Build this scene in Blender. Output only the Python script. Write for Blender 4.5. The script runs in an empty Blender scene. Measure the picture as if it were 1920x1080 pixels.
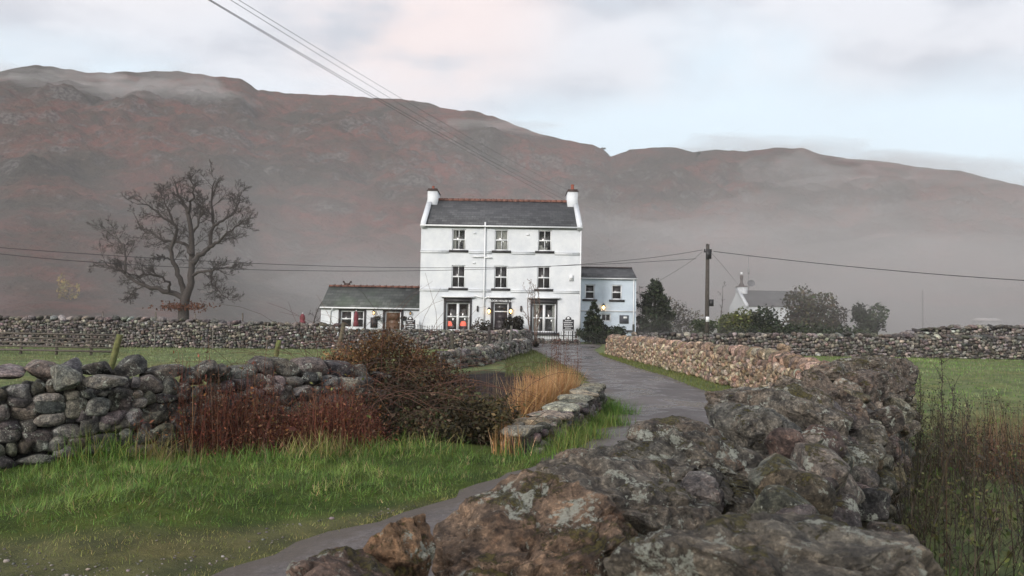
import bpy, bmesh, math, random
import numpy as np
from mathutils import Vector, noise as mnoise
C = bpy.context.scene
COL = C.collection
R = math.radians
rng = np.random.default_rng(7)
random.seed(7)

# ------------------------------------------------------------------ camera
EYE = np.array((0.0, 0.0, 1.6)); FPX = 1400.0
PITCH, ROLL = R(2.94), R(0.95)
_F = np.array((0, math.cos(PITCH), math.sin(PITCH)))
_U0 = np.array((0, -math.sin(PITCH), math.cos(PITCH)))
_R0 = np.array((1.0, 0, 0))
_U = _U0 * math.cos(ROLL) - _R0 * math.sin(ROLL)
_Rt = np.cross(_F, _U)
cam = bpy.data.cameras.new('camera'); camo = bpy.data.objects.new('camera', cam); COL.objects.link(camo)
from mathutils import Matrix
m = Matrix(((_Rt[0], _U[0], -_F[0], EYE[0]), (_Rt[1], _U[1], -_F[1], EYE[1]), (_Rt[2], _U[2], -_F[2], EYE[2]), (0, 0, 0, 1)))
camo.matrix_world = m
cam.lens = 36 * FPX / 1920; cam.sensor_width = 36; cam.clip_end = 5000; cam.clip_start = 0.05
cam.dof.use_dof = True; cam.dof.focus_distance = 14; cam.dof.aperture_fstop = 14
C.camera = camo

# ------------------------------------------------------------------ exposure, sampling
C.view_settings.view_transform = 'Standard'; C.view_settings.look = 'None'
C.view_settings.exposure = EXPOSURE = 0.54; C.view_settings.gamma = 1
cy = C.cycles
cy.use_denoising = True; cy.max_bounces = 6; cy.diffuse_bounces = 3; cy.glossy_bounces = 2
cy.transparent_max_bounces = 16; cy.volume_bounces = 0; cy.sample_clamp_indirect = 2; cy.sample_clamp_direct = 5

# ------------------------------------------------------------------ node helper
class NT:
    def __init__(s, tree): s.t = tree; s.n = tree.nodes; s.l = tree.links
    def new(s, typ, **kw):
        n = s.n.new(typ)
        for k, v in kw.items(): setattr(n, k, v)
        return n
    def link(s, a, b): s.l.new(a, b)
    def put(s, sock, v):
        if hasattr(v, 'is_output'): s.l.new(v, sock)
        elif isinstance(v, (tuple, list)) and len(v) == 3 and sock.type == 'RGBA': sock.default_value = (*v, 1)
        else: sock.default_value = v
    def noise(s, scale, detail=4, rough=.55, vec=None, dist=0):
        n = s.new('ShaderNodeTexNoise'); n.inputs['Scale'].default_value = scale
        n.inputs['Detail'].default_value = detail; n.inputs['Roughness'].default_value = rough; n.inputs['Distortion'].default_value = dist
        if vec is not None: s.link(vec, n.inputs['Vector'])
        return n.outputs['Fac']
    def math(s, op, a, b=0.0, c=None, clamp=False):
        n = s.new('ShaderNodeMath', operation=op, use_clamp=clamp); s.put(n.inputs[0], a); s.put(n.inputs[1], b)
        if c is not None: s.put(n.inputs[2], c)
        return n.outputs[0]
    def sstep(s, v, a, b, lo=0.0, hi=1.0):
        n = s.new('ShaderNodeMapRange', interpolation_type='SMOOTHSTEP'); s.put(n.inputs[0], v)
        n.inputs[1].default_value = a; n.inputs[2].default_value = b; n.inputs[3].default_value = lo; n.inputs[4].default_value = hi
        return n.outputs[0]
    def mix(s, f, a, b, mode='MIX'):
        n = s.new('ShaderNodeMix', data_type='RGBA', blend_type=mode); s.put(n.inputs[0], f); s.put(n.inputs[6], a); s.put(n.inputs[7], b)
        return n.outputs[2]
    def bump(s, h, strength=.5, dist=.02):
        n = s.new('ShaderNodeBump'); n.inputs['Strength'].default_value = strength; n.inputs['Distance'].default_value = dist; s.link(h, n.inputs['Height'])
        return n.outputs[0]
    def attr(s, name='col'):
        n = s.new('ShaderNodeAttribute'); n.attribute_name = name; return n.outputs['Color']
    def pos(s): return s.new('ShaderNodeNewGeometry').outputs['Position']

# ------------------------------------------------------------------ world and sun
SUN_EL, SUN_AZ = R(20), R(212)      # azimuth clockwise from +Y: behind the camera, to its left
w = bpy.data.worlds.new('World'); C.world = w; w.use_nodes = True
t = NT(w.node_tree); bg = t.n['Background']
sky = t.new('ShaderNodeTexSky', sky_type='NISHITA'); sky.sun_disc = False
sky.sun_elevation = SUN_EL; sky.sun_rotation = SUN_AZ; sky.air_density = 1.2; sky.dust_density = 2.5; sky.ozone_density = 1.0
tc = t.new('ShaderNodeTexCoord').outputs['Generated']
sep = t.new('ShaderNodeSeparateXYZ'); t.link(tc, sep.inputs[0])
dz = t.math('MAXIMUM', sep.outputs[2], 0.0)
den = t.math('ADD', dz, 0.22)
cmb = t.new('ShaderNodeCombineXYZ'); t.link(t.math('DIVIDE', sep.outputs[0], den), cmb.inputs[0]); t.link(t.math('DIVIDE', sep.outputs[1], den), cmb.inputs[1])
mp = t.new('ShaderNodeMapping'); t.link(cmb.outputs[0], mp.inputs[0]); mp.inputs['Location'].default_value = (1.7, 0.35, 0)
mp.inputs['Scale'].default_value = (1.0, 1.25, 1)
n1 = t.noise(1.1, 5, .5, mp.outputs[0], .35); n2 = t.noise(.55, 2, .5, mp.outputs[0]); n3 = t.noise(2.4, 4, .55, mp.outputs[0])
cover = t.math('ADD', t.math('ADD', t.math('MULTIPLY', n1, .9), t.math('MULTIPLY', n2, .7)), t.sstep(dz, .12, .42, -.28, .34))
cf = t.sstep(cover, .68, 1.02)
clear = t.mix(.86, t.mix(1.0, sky.outputs[0], (1, 1, 1), 'MULTIPLY'), (7.2, 8.5, 9.4))
cloud = t.mix(t.sstep(t.math('ADD', n3, t.math('MULTIPLY', t.math('SUBTRACT', n1, .5), .8)), .36, .62), (4.7, 5.0, 5.6), (6.6, 6.8, 7.3))
pk = t.new('ShaderNodeVectorMath', operation='DOT_PRODUCT'); t.link(tc, pk.inputs[0]); _d = ray(790, -40) if 0 else (_F + _Rt * (-170 / FPX) + _U * (580 / FPX)); _d = _d / np.linalg.norm(_d); pk.inputs[1].default_value = tuple(_d)
rosy = t.math('MULTIPLY', t.sstep(pk.outputs['Value'], .975, .999), t.sstep(n3, .30, .55))
cloud = t.mix(t.math('MULTIPLY', rosy, .62), cloud, (8.2, 6.6, 6.2))
cloud = t.mix(t.sstep(n2, .52, .64, 0, .5), cloud, (7.6, 6.7, 6.5))
colr = t.mix(cf, clear, cloud)
# brighter dawn half of the sky, round the sun
sv = t.new('ShaderNodeVectorMath', operation='DOT_PRODUCT'); t.link(tc, sv.inputs[0])
sv.inputs[1].default_value = (math.sin(SUN_AZ) * math.cos(SUN_EL), math.cos(SUN_AZ) * math.cos(SUN_EL), math.sin(SUN_EL))
glow = t.sstep(sv.outputs['Value'], -.1, 1.0)
colr = t.mix(glow, colr, t.mix(1.0, colr, (1.5, 1.4, 1.3), 'MULTIPLY'))
t.link(colr, bg.inputs[0]); bg.inputs[1].default_value = 0.10
sl = bpy.data.lights.new('sun', 'SUN'); sl.energy = 2.0; sl.angle = R(11); sl.color = (1.0, .95, .90)
so = bpy.data.objects.new('sun', sl); COL.objects.link(so)
so.rotation_euler = Vector((math.sin(SUN_AZ) * math.cos(SUN_EL), math.cos(SUN_AZ) * math.cos(SUN_EL), math.sin(SUN_EL))).to_track_quat('Z', 'Y').to_euler()

# ------------------------------------------------------------------ pixel -> point
def ray(px, py): return _F + _Rt * ((px - 960) / FPX) + _U * ((540 - py) / FPX)
def P(px, py, Y):
    d = ray(px, py); return EYE + d * (Y / d[1])

# ------------------------------------------------------------------ terrain functions
XL = np.array([(-40, -24), (-6, -8), (0, -4.5), (4.7, -1.91), (5.85, -1.25), (7.25, -.41), (8.7, .25), (10.3, .96), (12.4, 1.68), (14.4, 2.1), (17, 2.25), (24.4, 2.27), (32, 1.83), (40, 1.2), (46, .2), (51.5, -.6)])
XR = np.array([(-40, -20), (-6, -5), (0, -1.3), (2, -.35), (4, .8), (6, 1.95), (9, 3.75), (10.5, 4.35), (13, 4.7), (17.7, 4.95), (24.3, 5.0), (28, 4.7), (35.7, 4.35), (42, 4.6), (46, 5.4), (51.5, 6.2)])
def xl(y): return np.interp(y, XL[:, 0], XL[:, 1])
def xr(y): return np.interp(y, XR[:, 0], XR[:, 1])
def ss(v, a, b):
    t = np.clip((v - a) / (b - a), 0, 1); return t * t * (3 - 2 * t)
def gz(x, y):
    x = np.asarray(x, float); y = np.asarray(y, float)
    z = .43 * ss(y, 15, 52) + .012 * np.maximum(y - 62, 0)
    d = np.maximum(xl(y) - x, x - xr(y)); d = np.where(y > 52, 5, d)
    off = ss(d, .25, 1.6)
    bump = .05 * np.sin(x * 1.3 + 1.1 * np.sin(y * .7)) * np.sin(y * 1.1 + .6) + .03 * np.sin(x * 2.9 + y * 1.7) + .02 * np.sin(y * 4.1 - x * 2.3)
    z = z + off * (.07 + bump * ss(30 - y, 0, 15))
    z = z - .55 * np.exp(-((x + 1.2) / 1.1) ** 2 - ((y - 12.4) / 1.3) ** 2)
    return z
def G(px, py):
    d = ray(px, py); s = 10.0
    for _ in range(60):
        p = EYE + d * s; s += .6 * (p[2] - float(gz(p[0], p[1]))) / max(-d[2], .02)
    return EYE + d * s

# ------------------------------------------------------------------ mesh helpers
class MB:
    def __init__(s): s.V = []; s.F = []; s.K = []; s.n = 0
    def add(s, V, F, col=None):
        V = np.asarray(V, float).reshape(-1, 3)
        for f in (F if isinstance(F, list) else [F]):
            f = np.asarray(f, int)
            if f.size: s.F.append(f + s.n)
        s.V.append(V)
        c = np.ones((len(V), 3)) if col is None else np.broadcast_to(np.asarray(col, float), (len(V), 3))
        s.K.append(c); s.n += len(V)
    def box(s, a, b, col=None):
        (x0, y0, z0), (x1, y1, z1) = a, b
        V = [(x0, y0, z0), (x1, y0, z0), (x1, y1, z0), (x0, y1, z0), (x0, y0, z1), (x1, y0, z1), (x1, y1, z1), (x0, y1, z1)]
        s.add(V, [[0, 3, 2, 1], [4, 5, 6, 7], [0, 1, 5, 4], [1, 2, 6, 5], [2, 3, 7, 6], [3, 0, 4, 7]], col)
    def quad(s, *p, col=None): s.add(p, [list(range(len(p)))], col)
    def prism(s, poly, ext, col=None):
        n = len(poly); A = np.array(poly, float); B = A + np.array(ext, float)
        s.add(np.vstack([A, B]), [[list(range(n))[::-1]], [list(range(n, 2 * n))], [[i, (i + 1) % n, n + (i + 1) % n, n + i] for i in range(n)]], col)
    def tube(s, pts, rad, sides=6, col=None, caps=True):
        pts = np.asarray(pts, float); n = len(pts)
        rad = np.broadcast_to(np.asarray(rad, float), (n,))
        T = np.gradient(pts, axis=0); T /= np.linalg.norm(T, axis=1)[:, None] + 1e-9
        ref = np.array((0, 0, 1.0)) if abs(T[0][2]) < .9 else np.array((1.0, 0, 0))
        N = np.cross(T, ref); N /= np.linalg.norm(N, axis=1)[:, None] + 1e-9
        B = np.cross(T, N); a = np.linspace(0, 2 * np.pi, sides, endpoint=False)
        V = pts[:, None] + rad[:, None, None] * (np.cos(a)[None, :, None] * N[:, None] + np.sin(a)[None, :, None] * B[:, None])
        F = [[i * sides + k, i * sides + (k + 1) % sides, (i + 1) * sides + (k + 1) % sides, (i + 1) * sides + k] for i in range(n - 1) for k in range(sides)]
        fs = [F]
        if caps: fs += [[list(range(sides))[::-1]], [list(range((n - 1) * sides, n * sides))]]
        s.add(V.reshape(-1, 3), fs, col)
    def lathe(s, c, prof, sides=16, col=None):
        s.tube_z(c, prof, sides, col)
    def tube_z(s, c, prof, sides, col):
        a = np.linspace(0, 2 * np.pi, sides, endpoint=False); n = len(prof)
        V = np.array([[(c[0] + r * math.cos(k), c[1] + r * math.sin(k), c[2] + z) for k in a] for r, z in prof]).reshape(-1, 3)
        F = [[i * sides + k, i * sides + (k + 1) % sides, (i + 1) * sides + (k + 1) % sides, (i + 1) * sides + k] for i in range(n - 1) for k in range(sides)]
        s.add(V, [F, [list(range(sides))[::-1]], [list(range((n - 1) * sides, n * sides))]], col)
    def build(s, name, mat, parent=None, smooth=False, label=None):
        V = np.vstack(s.V); K = np.vstack(s.K)
        org = WL.get(parent.name, np.zeros(3)) if parent is not None else np.zeros(3)
        me = bpy.data.meshes.new(name); me.vertices.add(len(V)); me.vertices.foreach_set('co', (V - org).astype(np.float32).ravel())
        tot = np.concatenate([np.full(len(f.reshape(-1, f.shape[-1])), f.shape[-1]) for f in s.F]); loops = np.concatenate([f.ravel() for f in s.F])
        me.loops.add(len(loops)); me.loops.foreach_set('vertex_index', loops.astype(np.int32))
        me.polygons.add(len(tot)); me.polygons.foreach_set('loop_start', np.concatenate([[0], np.cumsum(tot)[:-1]]).astype(np.int32))
        if smooth: me.polygons.foreach_set('use_smooth', np.ones(len(tot), bool))
        a = me.attributes.new('col', 'FLOAT_COLOR', 'POINT'); a.data.foreach_set('color', np.hstack([K, np.ones((len(K), 1))]).astype(np.float32).ravel())
        me.update(calc_edges=True); me.validate()
        for mt in (mat if isinstance(mat, list) else [mat]): me.materials.append(mt)
        o = bpy.data.objects.new(name, me); COL.objects.link(o)
        WL[o.name] = org.copy()
        if parent is not None: o.parent = parent
        if label: o['label'] = label
        return o
WL = {}
def rebase(o, p):                      # move a one-mesh thing's origin to its base
    p = np.array(p, float); n = len(o.data.vertices); a = np.empty(n * 3, np.float32); o.data.vertices.foreach_get('co', a)
    o.data.vertices.foreach_set('co', (a.reshape(-1, 3) - p).astype(np.float32).ravel()); o.location = p; WL[o.name] = p; return o
def thing(name, loc, label, cat, group=None):
    o = bpy.data.objects.new(name, None); COL.objects.link(o); o.location = loc; o.empty_display_size = .2
    WL[o.name] = np.array(loc, float); o['label'] = label; o['category'] = cat
    if group: o['group'] = group
    return o
def tag(o, label=None, cat=None, group=None, kind=None):
    if label: o['label'] = label
    if cat: o['category'] = cat
    if group: o['group'] = group
    if kind: o['kind'] = kind
    return o
def copy_tree(o, loc, label, parent=None):
    c = o.copy(); COL.objects.link(c)
    if parent is None:
        c.location = loc; WL[c.name] = np.array(loc, float); c['label'] = label
    else: c.parent = parent
    for ch in o.children: copy_tree(ch, None, None, c)
    return c

_ico = {}
def ico(k):
    if k not in _ico:
        b = bmesh.new(); bmesh.ops.create_icosphere(b, subdivisions=k, radius=1)
        b.verts.index_update()
        _ico[k] = (np.array([v.co[:] for v in b.verts]), np.array([[v.index for v in f.verts] for f in b.faces])); b.free()
    return _ico[k]
def stones(mb, C0, S, yaw, cols, k=2, chops=7, rough=.10, tilt=.15, boxy=.75, g=None):
    """a batch of angular stones: centres, half sizes, yaw angles, colours"""
    g = g or rng
    C0 = np.asarray(C0, float); S = np.asarray(S, float); n = len(C0)
    if n == 0: return
    V0, F0 = ico(k); m = len(V0)
    V = np.sign(V0) * np.abs(V0) ** boxy
    V = V / np.linalg.norm(V, axis=1).max() * 1.18
    V = np.repeat(V[None], n, 0)
    for _ in range(chops):
        d = g.normal(size=(n, 3)); d /= np.linalg.norm(d, axis=1)[:, None]
        off = g.uniform(.62, .95, (n, 1))
        e = np.maximum(0, np.einsum('nmk,nk->nm', V, d) - off)
        V -= e[..., None] * d[:, None] * .9
    for f in (1.7, 3.9):
        ph = g.uniform(0, 6.3, (n, 1, 3)); wv = g.normal(size=(n, 3, 3)) * f
        V += rough / f * 1.6 * np.sin(np.einsum('nmk,nkj->nmj', V, wv) + ph)
    V *= S[:, None]
    tx = g.normal(0, tilt, n); ty = g.normal(0, tilt, n)
    cx, sx = np.cos(tx)[:, None], np.sin(tx)[:, None]; V = np.stack([V[..., 0], cx * V[..., 1] - sx * V[..., 2], sx * V[..., 1] + cx * V[..., 2]], -1)
    cx, sx = np.cos(ty)[:, None], np.sin(ty)[:, None]; V = np.stack([cx * V[..., 0] + sx * V[..., 2], V[..., 1], -sx * V[..., 0] + cx * V[..., 2]], -1)
    cx, sx = np.cos(yaw)[:, None], np.sin(yaw)[:, None]; V = np.stack([cx * V[..., 0] - sx * V[..., 1], sx * V[..., 0] + cx * V[..., 1], V[..., 2]], -1)
    V += C0[:, None]
    F = (F0[None] + (np.arange(n) * m)[:, None, None]).reshape(-1, 3)
    mb.add(V.reshape(-1, 3), F, np.repeat(np.asarray(cols, float), m, 0))
def fracnoise(V, scale, octs=5, seed=0, rough=.55, ridged=False):
    out = np.empty(len(V))
    for i, v in enumerate(V * scale + seed * 13.7):
        out[i] = mnoise.fractal(v, 1 - rough + .5, 2.1, octs)
    return out
def fracture(V, scale, seed):
    """broken-rock relief: tilted facets that meet in narrow cracks"""
    out = np.empty(len(V)); W = V * scale + seed * 3.71
    for i, v in enumerate(W):
        d, q = mnoise.voronoi(v); c = q[0]
        h = math.sin(c[0] * 127.1 + c[1] * 311.7 + c[2] * 74.7) * 43758.5453; h -= math.floor(h)
        a = h * 6.283; e = (v[0] - c[0]) * math.cos(a) + (v[1] - c[1]) * math.sin(a) + (v[2] - c[2]) * math.cos(a * 2.7)
        out[i] = (h - .5) * .55 + e * .55 - .55 * max(0.0, 1 - (d[1] - d[0]) / .10)
    return out
def boulder(c, s, rot, col, seed, k=5, amp=.16, chops=13, name='cope_stone', parent=None, mat=None):
    g = np.random.default_rng(seed); V0, F0 = ico(k)
    V = np.sign(V0) * np.abs(V0) ** .70; V /= np.linalg.norm(V, axis=1).max() / 1.18
    for _ in range(chops):
        d = g.normal(size=3); d /= np.linalg.norm(d); e = np.maximum(0, V @ d - g.uniform(.54, .93)); V = V - e[:, None] * d * .98
    N = V / np.linalg.norm(V, axis=1)[:, None]
    V = V + N * (fracnoise(V, 1.2, 5, seed)[:, None] * amp * .6)
    if k >= 4: V = V + N * (fracture(V, 1.5, seed)[:, None] * amp * .80 + fracture(V, 3.6, seed + 3)[:, None] * amp * .34)
    sc = float(np.mean(s)); V = V * np.array(s)
    V = V + N * (fracnoise(V / sc, 5.5, 6, seed + 9)[:, None] * .040 * sc)
    from mathutils import Euler
    M = np.array(Euler(rot).to_matrix()); V = V @ M.T + np.array(c)
    mb = MB(); mb.add(V, F0, col); o = mb.build(name, mat, parent, smooth=k >= 5)
    if k >= 5: o.data.set_sharp_from_angle(angle=R(27))
    return o
def leaves(mb, Cn, size, cols, up=.3, g=None, aspect=.55):
    """leaf-sized rhombs scattered at the given centres"""
    g = g or rng; n = len(Cn); size = np.broadcast_to(np.asarray(size, float), (n,))[:, None]
    N = g.normal(size=(n, 3)); N[:, 2] += up * 2; N /= np.linalg.norm(N, axis=1)[:, None]
    A = np.cross(N, g.normal(size=(n, 3))); A /= np.linalg.norm(A, axis=1)[:, None]; B = np.cross(N, A)
    V = np.stack([Cn - A * size, Cn - B * size * aspect + N * size * .15, Cn + A * size, Cn + B * size * aspect + N * size * .15], 1)
    mb.add(V.reshape(-1, 3), np.arange(4 * n).reshape(n, 4), np.repeat(np.asarray(cols, float), 4, 0))
def blades(mb, base, L, W, lean, cols, g=None, droop=.6, az=None, segs=3, tip=.08):
    """tapered bending strips: grass, reeds, stalks"""
    g = g or rng; base = np.asarray(base, float); n = len(base)
    L = np.broadcast_to(L, (n,)); W = np.broadcast_to(W, (n,)); lean = np.broadcast_to(lean, (n,))
    az = g.uniform(0, 6.283, n) if az is None else az
    d = np.stack([np.cos(az), np.sin(az), 0 * az], 1); sa = az + np.pi / 2 + g.normal(0, .7, n); sd = np.stack([np.cos(sa), np.sin(sa), 0 * sa], 1)
    ts = np.linspace(0, 1, segs + 1); rows = []; p = base.copy(); ang = lean.copy()
    for i, tt in enumerate(ts):
        if i:
            ang = ang + droop * g.uniform(.4, 1.2, n) * lean * 1.2 / segs * 2
            st = (L / segs)[:, None]; p = p + st * (d * np.sin(ang)[:, None] + np.array((0, 0, 1.0)) * np.cos(ang)[:, None])
        wd = (W * (1 - (1 - tip) * tt ** 1.3))[:, None] * .5
        rows += [p - sd * wd, p + sd * wd]
    V = np.stack(rows, 1); m = V.shape[1]
    F = np.concatenate([np.stack([np.arange(n) * m + 2 * i, np.arange(n) * m + 2 * i + 1, np.arange(n) * m + 2 * i + 3, np.arange(n) * m + 2 * i + 2], 1) for i in range(segs)])
    mb.add(V.reshape(-1, 3), F, np.repeat(np.asarray(cols, float), m, 0)); return p
def pick(cols, n, g=None, jit=.25):
    g = g or rng; cols = np.asarray(cols, float); c = cols[g.integers(0, len(cols), n)]
    return c * np.exp(g.normal(0, jit, (n, 1))) * np.exp(g.normal(0, .06, (n, 3)))

# ------------------------------------------------------------------ materials
def mat(name):
    m = bpy.data.materials.new(name); m.use_nodes = True; t = NT(m.node_tree); b = t.n['Principled BSDF']; return m, t, b
def plain(name, col, rough=.7, var=.12, scale=6, bump=0, metal=0, spec=.4):
    m, t, b = mat(name); p = t.pos(); n = t.noise(scale, 5, .6, p)
    c = t.mix(t.sstep(n, .3, .7), tuple(v * (1 - var) for v in col), tuple(min(1, v * (1 + var)) for v in col))
    t.link(c, b.inputs['Base Color']); b.inputs['Roughness'].default_value = rough; b.inputs['Metallic'].default_value = metal; b.inputs['Specular IOR Level'].default_value = spec
    if bump: t.link(t.bump(t.noise(scale * 6, 5, .6, p), bump, .01), b.inputs['Normal'])
    return m
def emit(name, col, s):
    m, t, b = mat(name); b.inputs['Base Color'].default_value = (*col, 1); b.inputs['Emission Color'].default_value = (*col, 1); b.inputs['Emission Strength'].default_value = s; return m
def stone_mat(name, scale=1.0, lichen=.25, moss=.25, bump=.6, fine=True, dark=1.0, rust=0.0):
    m, t, b = mat(name); p = t.pos(); c = t.attr()
    a = t.noise(9 * scale, 9, .72, p); f = t.noise(42 * scale, 7, .74, p); big = t.noise(3.2 * scale, 5, .6, p, .6); pit = t.noise(100 * scale, 4, .7, p)
    c = t.mix(t.sstep(big, .38, .62, 0, .7), c, t.mix(1.0, c, (1.14, 1.02, .92), 'MULTIPLY'))
    c = t.mix(t.sstep(a, .36, .64), t.mix(1.0, c, (.34 * dark, .34 * dark, .36 * dark), 'MULTIPLY'), t.mix(1.0, c, (1.45 * dark, 1.40 * dark, 1.32 * dark), 'MULTIPLY'))
    c = t.mix(t.sstep(f, .52, .60, 0, .70), c, t.mix(1.0, c, (2.4, 2.35, 2.25), 'MULTIPLY'))
    c = t.mix(t.sstep(f, .47, .36, 0, .75), c, t.mix(1.0, c, (.25, .25, .26), 'MULTIPLY'))
    c = t.mix(t.sstep(pit, .45, .34, 0, .5), c, t.mix(1.0, c, (.4, .4, .4), 'MULTIPLY'))
    if rust: c = t.mix(t.math('MULTIPLY', t.sstep(t.noise(4 * scale, 7, .74, p, .9), .53, .66, 0, rust), t.sstep(f, .40, .58)), c, (.21, .10, .05))
    l1 = t.sstep(t.math('ADD', t.noise(5.5 * scale, 9, .74, p, .3), t.math('MULTIPLY', t.math('SUBTRACT', t.noise(30 * scale, 5, .7, p), .5), .30)),   .70 - lichen * .25, .715 - lichen * .25)
    l2 = t.sstep(t.noise(26 * scale, 5, .7, p), .66 - lichen * .08, .69 - lichen * .08)
    l1 = t.math('MAXIMUM', t.math('MULTIPLY', l1, t.sstep(f, .36, .50)), t.math('MULTIPLY', l2, .6))
    c = t.mix(t.math('MULTIPLY', l1, .85), c, t.mix(t.noise(34 * scale, 5, .7, p), (.22, .24, .20), (.52, .54, .48)))
    gn = t.new('ShaderNodeNewGeometry'); sp = t.new('ShaderNodeSeparateXYZ'); t.link(gn.outputs['Normal'], sp.inputs[0])
    ms = t.math('ADD', t.math('MULTIPLY', sp.outputs[2], .10), t.math('ADD', t.noise(4.2 * scale, 9, .74, p, .3), t.math('MULTIPLY', t.math('SUBTRACT', pit, .5), .18)))
    mf = t.sstep(ms, .76 - moss * .22, .80 - moss * .22)
    c = t.mix(t.math('MULTIPLY', mf, .85), c, t.mix(t.sstep(t.noise(70 * scale, 3, .6, p), .35, .65), (.014, .013, .005), (.10, .085, .018)))
    t.link(c, b.inputs['Base Color']); b.inputs['Roughness'].default_value = .85; b.inputs['Specular IOR Level'].default_value = .3
    h = t.math('ADD', t.math('MULTIPLY', a, 1.0), t.math('ADD', t.math('MULTIPLY', f, .55), t.math('MULTIPLY', pit, .30 if fine else 0)))
    h = t.math('ADD', h, t.math('MULTIPLY', mf, .30))
    t.link(t.bump(h, bump, .05 / scale), b.inputs['Normal']); return m
def leaf_mat(name, rough=.6, trans=.25):
    m, t, b = mat(name); c = t.attr(); t.link(c, b.inputs['Base Color']); b.inputs['Roughness'].default_value = rough; b.inputs['Specular IOR Level'].default_value = .25
    tr = t.new('ShaderNodeBsdfTranslucent'); t.link(t.mix(1.0, c, (1.1, 1.1, .8), 'MULTIPLY'), tr.inputs[0]); mx = t.new('ShaderNodeMixShader'); mx.inputs[0].default_value = trans
    t.link(b.outputs[0], mx.inputs[1]); t.link(tr.outputs[0], mx.inputs[2]); t.link(mx.outputs[0], t.n['Material Output'].inputs[0]); return m
def attr_mat(name, rough=.8, bumpscale=40, bump=.3, var=.3, nscale=12):
    m, t, b = mat(name); p = t.pos(); c = t.attr(); n = t.noise(nscale, 5, .6, p)
    c = t.mix(t.sstep(n, .3, .7), t.mix(1.0, c, (1 - var,) * 3, 'MULTIPLY'), t.mix(1.0, c, (1 + var,) * 3, 'MULTIPLY'))
    t.link(c, b.inputs['Base Color']); b.inputs['Roughness'].default_value = rough; t.link(t.bump(t.noise(bumpscale, 5, .6, p), bump, .02), b.inputs['Normal']); return m
LEAF = leaf_mat('leaf'); BARK = attr_mat('bark', .9, 30, .5)
M_NEAR = stone_mat('boulder_stone', 1.5, .46, .62, 1.0, dark=.85, rust=.40)
M_LEFT = stone_mat('dark_field_stone', 1.5, .46, .15, .9)
M_TAN = stone_mat('tan_field_stone', 1.2, .05, -.2, .8)
M_FAR = stone_mat('grey_field_stone', 1.0, .25, .0, .8, fine=False)
M_SLAB = stone_mat('slab_stone', 1.0, .32, .2, .8)
def white_render(name='white_render', tint=(1, 1, 1)):
    m, t, b = mat(name); p = t.pos()
    n = t.noise(1.1, 6, .6, p); s = t.new('ShaderNodeMapping'); t.link(p, s.inputs[0]); s.inputs['Scale'].default_value = (2.2, 2.2, .25)
    st = t.noise(2.0, 6, .65, s.outputs[0])
    c = t.mix(t.sstep(n, .3, .7), (.56, .59, .63), (.66, .685, .71)); c = t.mix(t.sstep(st, .60, .78, 0, .28), c, (.52, .52, .50))
    c = t.mix(1.0, c, tint, 'MULTIPLY'); t.link(c, b.inputs['Base Color']); b.inputs['Roughness'].default_value = .8
    h = t.math('ADD', t.noise(3.5, 4, .6, p), t.math('MULTIPLY', t.noise(16, 4, .6, p), .4)); t.link(t.bump(h, .55, .05), b.inputs['Normal']); return m
M_WHITE = white_render(); M_MISTY = white_render('mist_tinted_render', (.80, .88, .95))  # side wing copy: bluish shade and mist airlight tinted into the white
M_TRIMW = plain('white_paint', (.70, .72, .74), .5, .04)
M_TRIMD = plain('charcoal_paint', (.035, .033, .036), .55, .15)
M_BLACK = plain('black_iron', (.02, .02, .022), .5, .1)
def slate(name, a, b2, course=.22, moss=0.0):
    m, t, b = mat(name); p = t.pos(); sp = t.new('ShaderNodeSeparateXYZ'); t.link(p, sp.inputs[0])
    cb = t.new('ShaderNodeCombineXYZ'); t.link(sp.outputs[0], cb.inputs[0]); t.link(sp.outputs[2], cb.inputs[1])
    br = t.new('ShaderNodeTexBrick'); t.link(cb.outputs[0], br.inputs['Vector']); br.inputs['Scale'].default_value = 1
    br.inputs['Brick Width'].default_value = .42; br.inputs['Row Height'].default_value = course * .58; br.inputs['Mortar Size'].default_value = .012; br.inputs['Bias'].default_value = 0
    br.inputs['Color1'].default_value = (*a, 1); br.inputs['Color2'].default_value = (*b2, 1); br.inputs['Mortar'].default_value = (.015, .015, .016, 1)
    c = t.mix(t.sstep(t.noise(.9, 5, .65, p), .3, .72, 0, .6), br.outputs[0], tuple(v * .6 for v in a))
    if moss: c = t.mix(t.sstep(t.noise(.7, 5, .7, p), .46, .62, 0, moss), c, (.055, .075, .05))
    v = t.new('ShaderNodeTexVoronoi'); v.inputs['Scale'].default_value = 2.6; t.link(p, v.inputs[0])
    c = t.mix(t.math('MULTIPLY', t.sstep(v.outputs['Distance'], .10, .05), t.sstep(t.noise(.5, 3, .5, p), .5, .6)), c, (.30, .31, .29))
    t.link(c, b.inputs['Base Color']); b.inputs['Roughness'].default_value = .62
    t.link(t.bump(br.outputs['Fac'], -.6, .02), b.inputs['Normal']); return m
M_SLATE = slate('slate_roof', (.040, .042, .047), (.105, .108, .112), .36)
M_SLATE2 = slate('mossy_slate_roof', (.045, .052, .046), (.13, .14, .128), .40, .6)
M_RIDGE = plain('red_ridge_tile', (.15, .068, .05), .8, .35, 2.5, .4)
M_POT = plain('red_clay_pot', (.30, .09, .06), .8, .2, 5)
M_BRICK = plain('dark_brick', (.06, .04, .036), .85, .3, 5)
def glass_dark():
    m, t, b = mat('dark_window_glass'); p = t.pos()
    t.link(t.mix(t.noise(1.2, 3, .5, p), (.012, .012, .014), (.05, .047, .047)), b.inputs['Base Color']); b.inputs['Roughness'].default_value = .2; b.inputs['Specular IOR Level'].default_value = .5; return m
M_GLASS = glass_dark()
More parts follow.
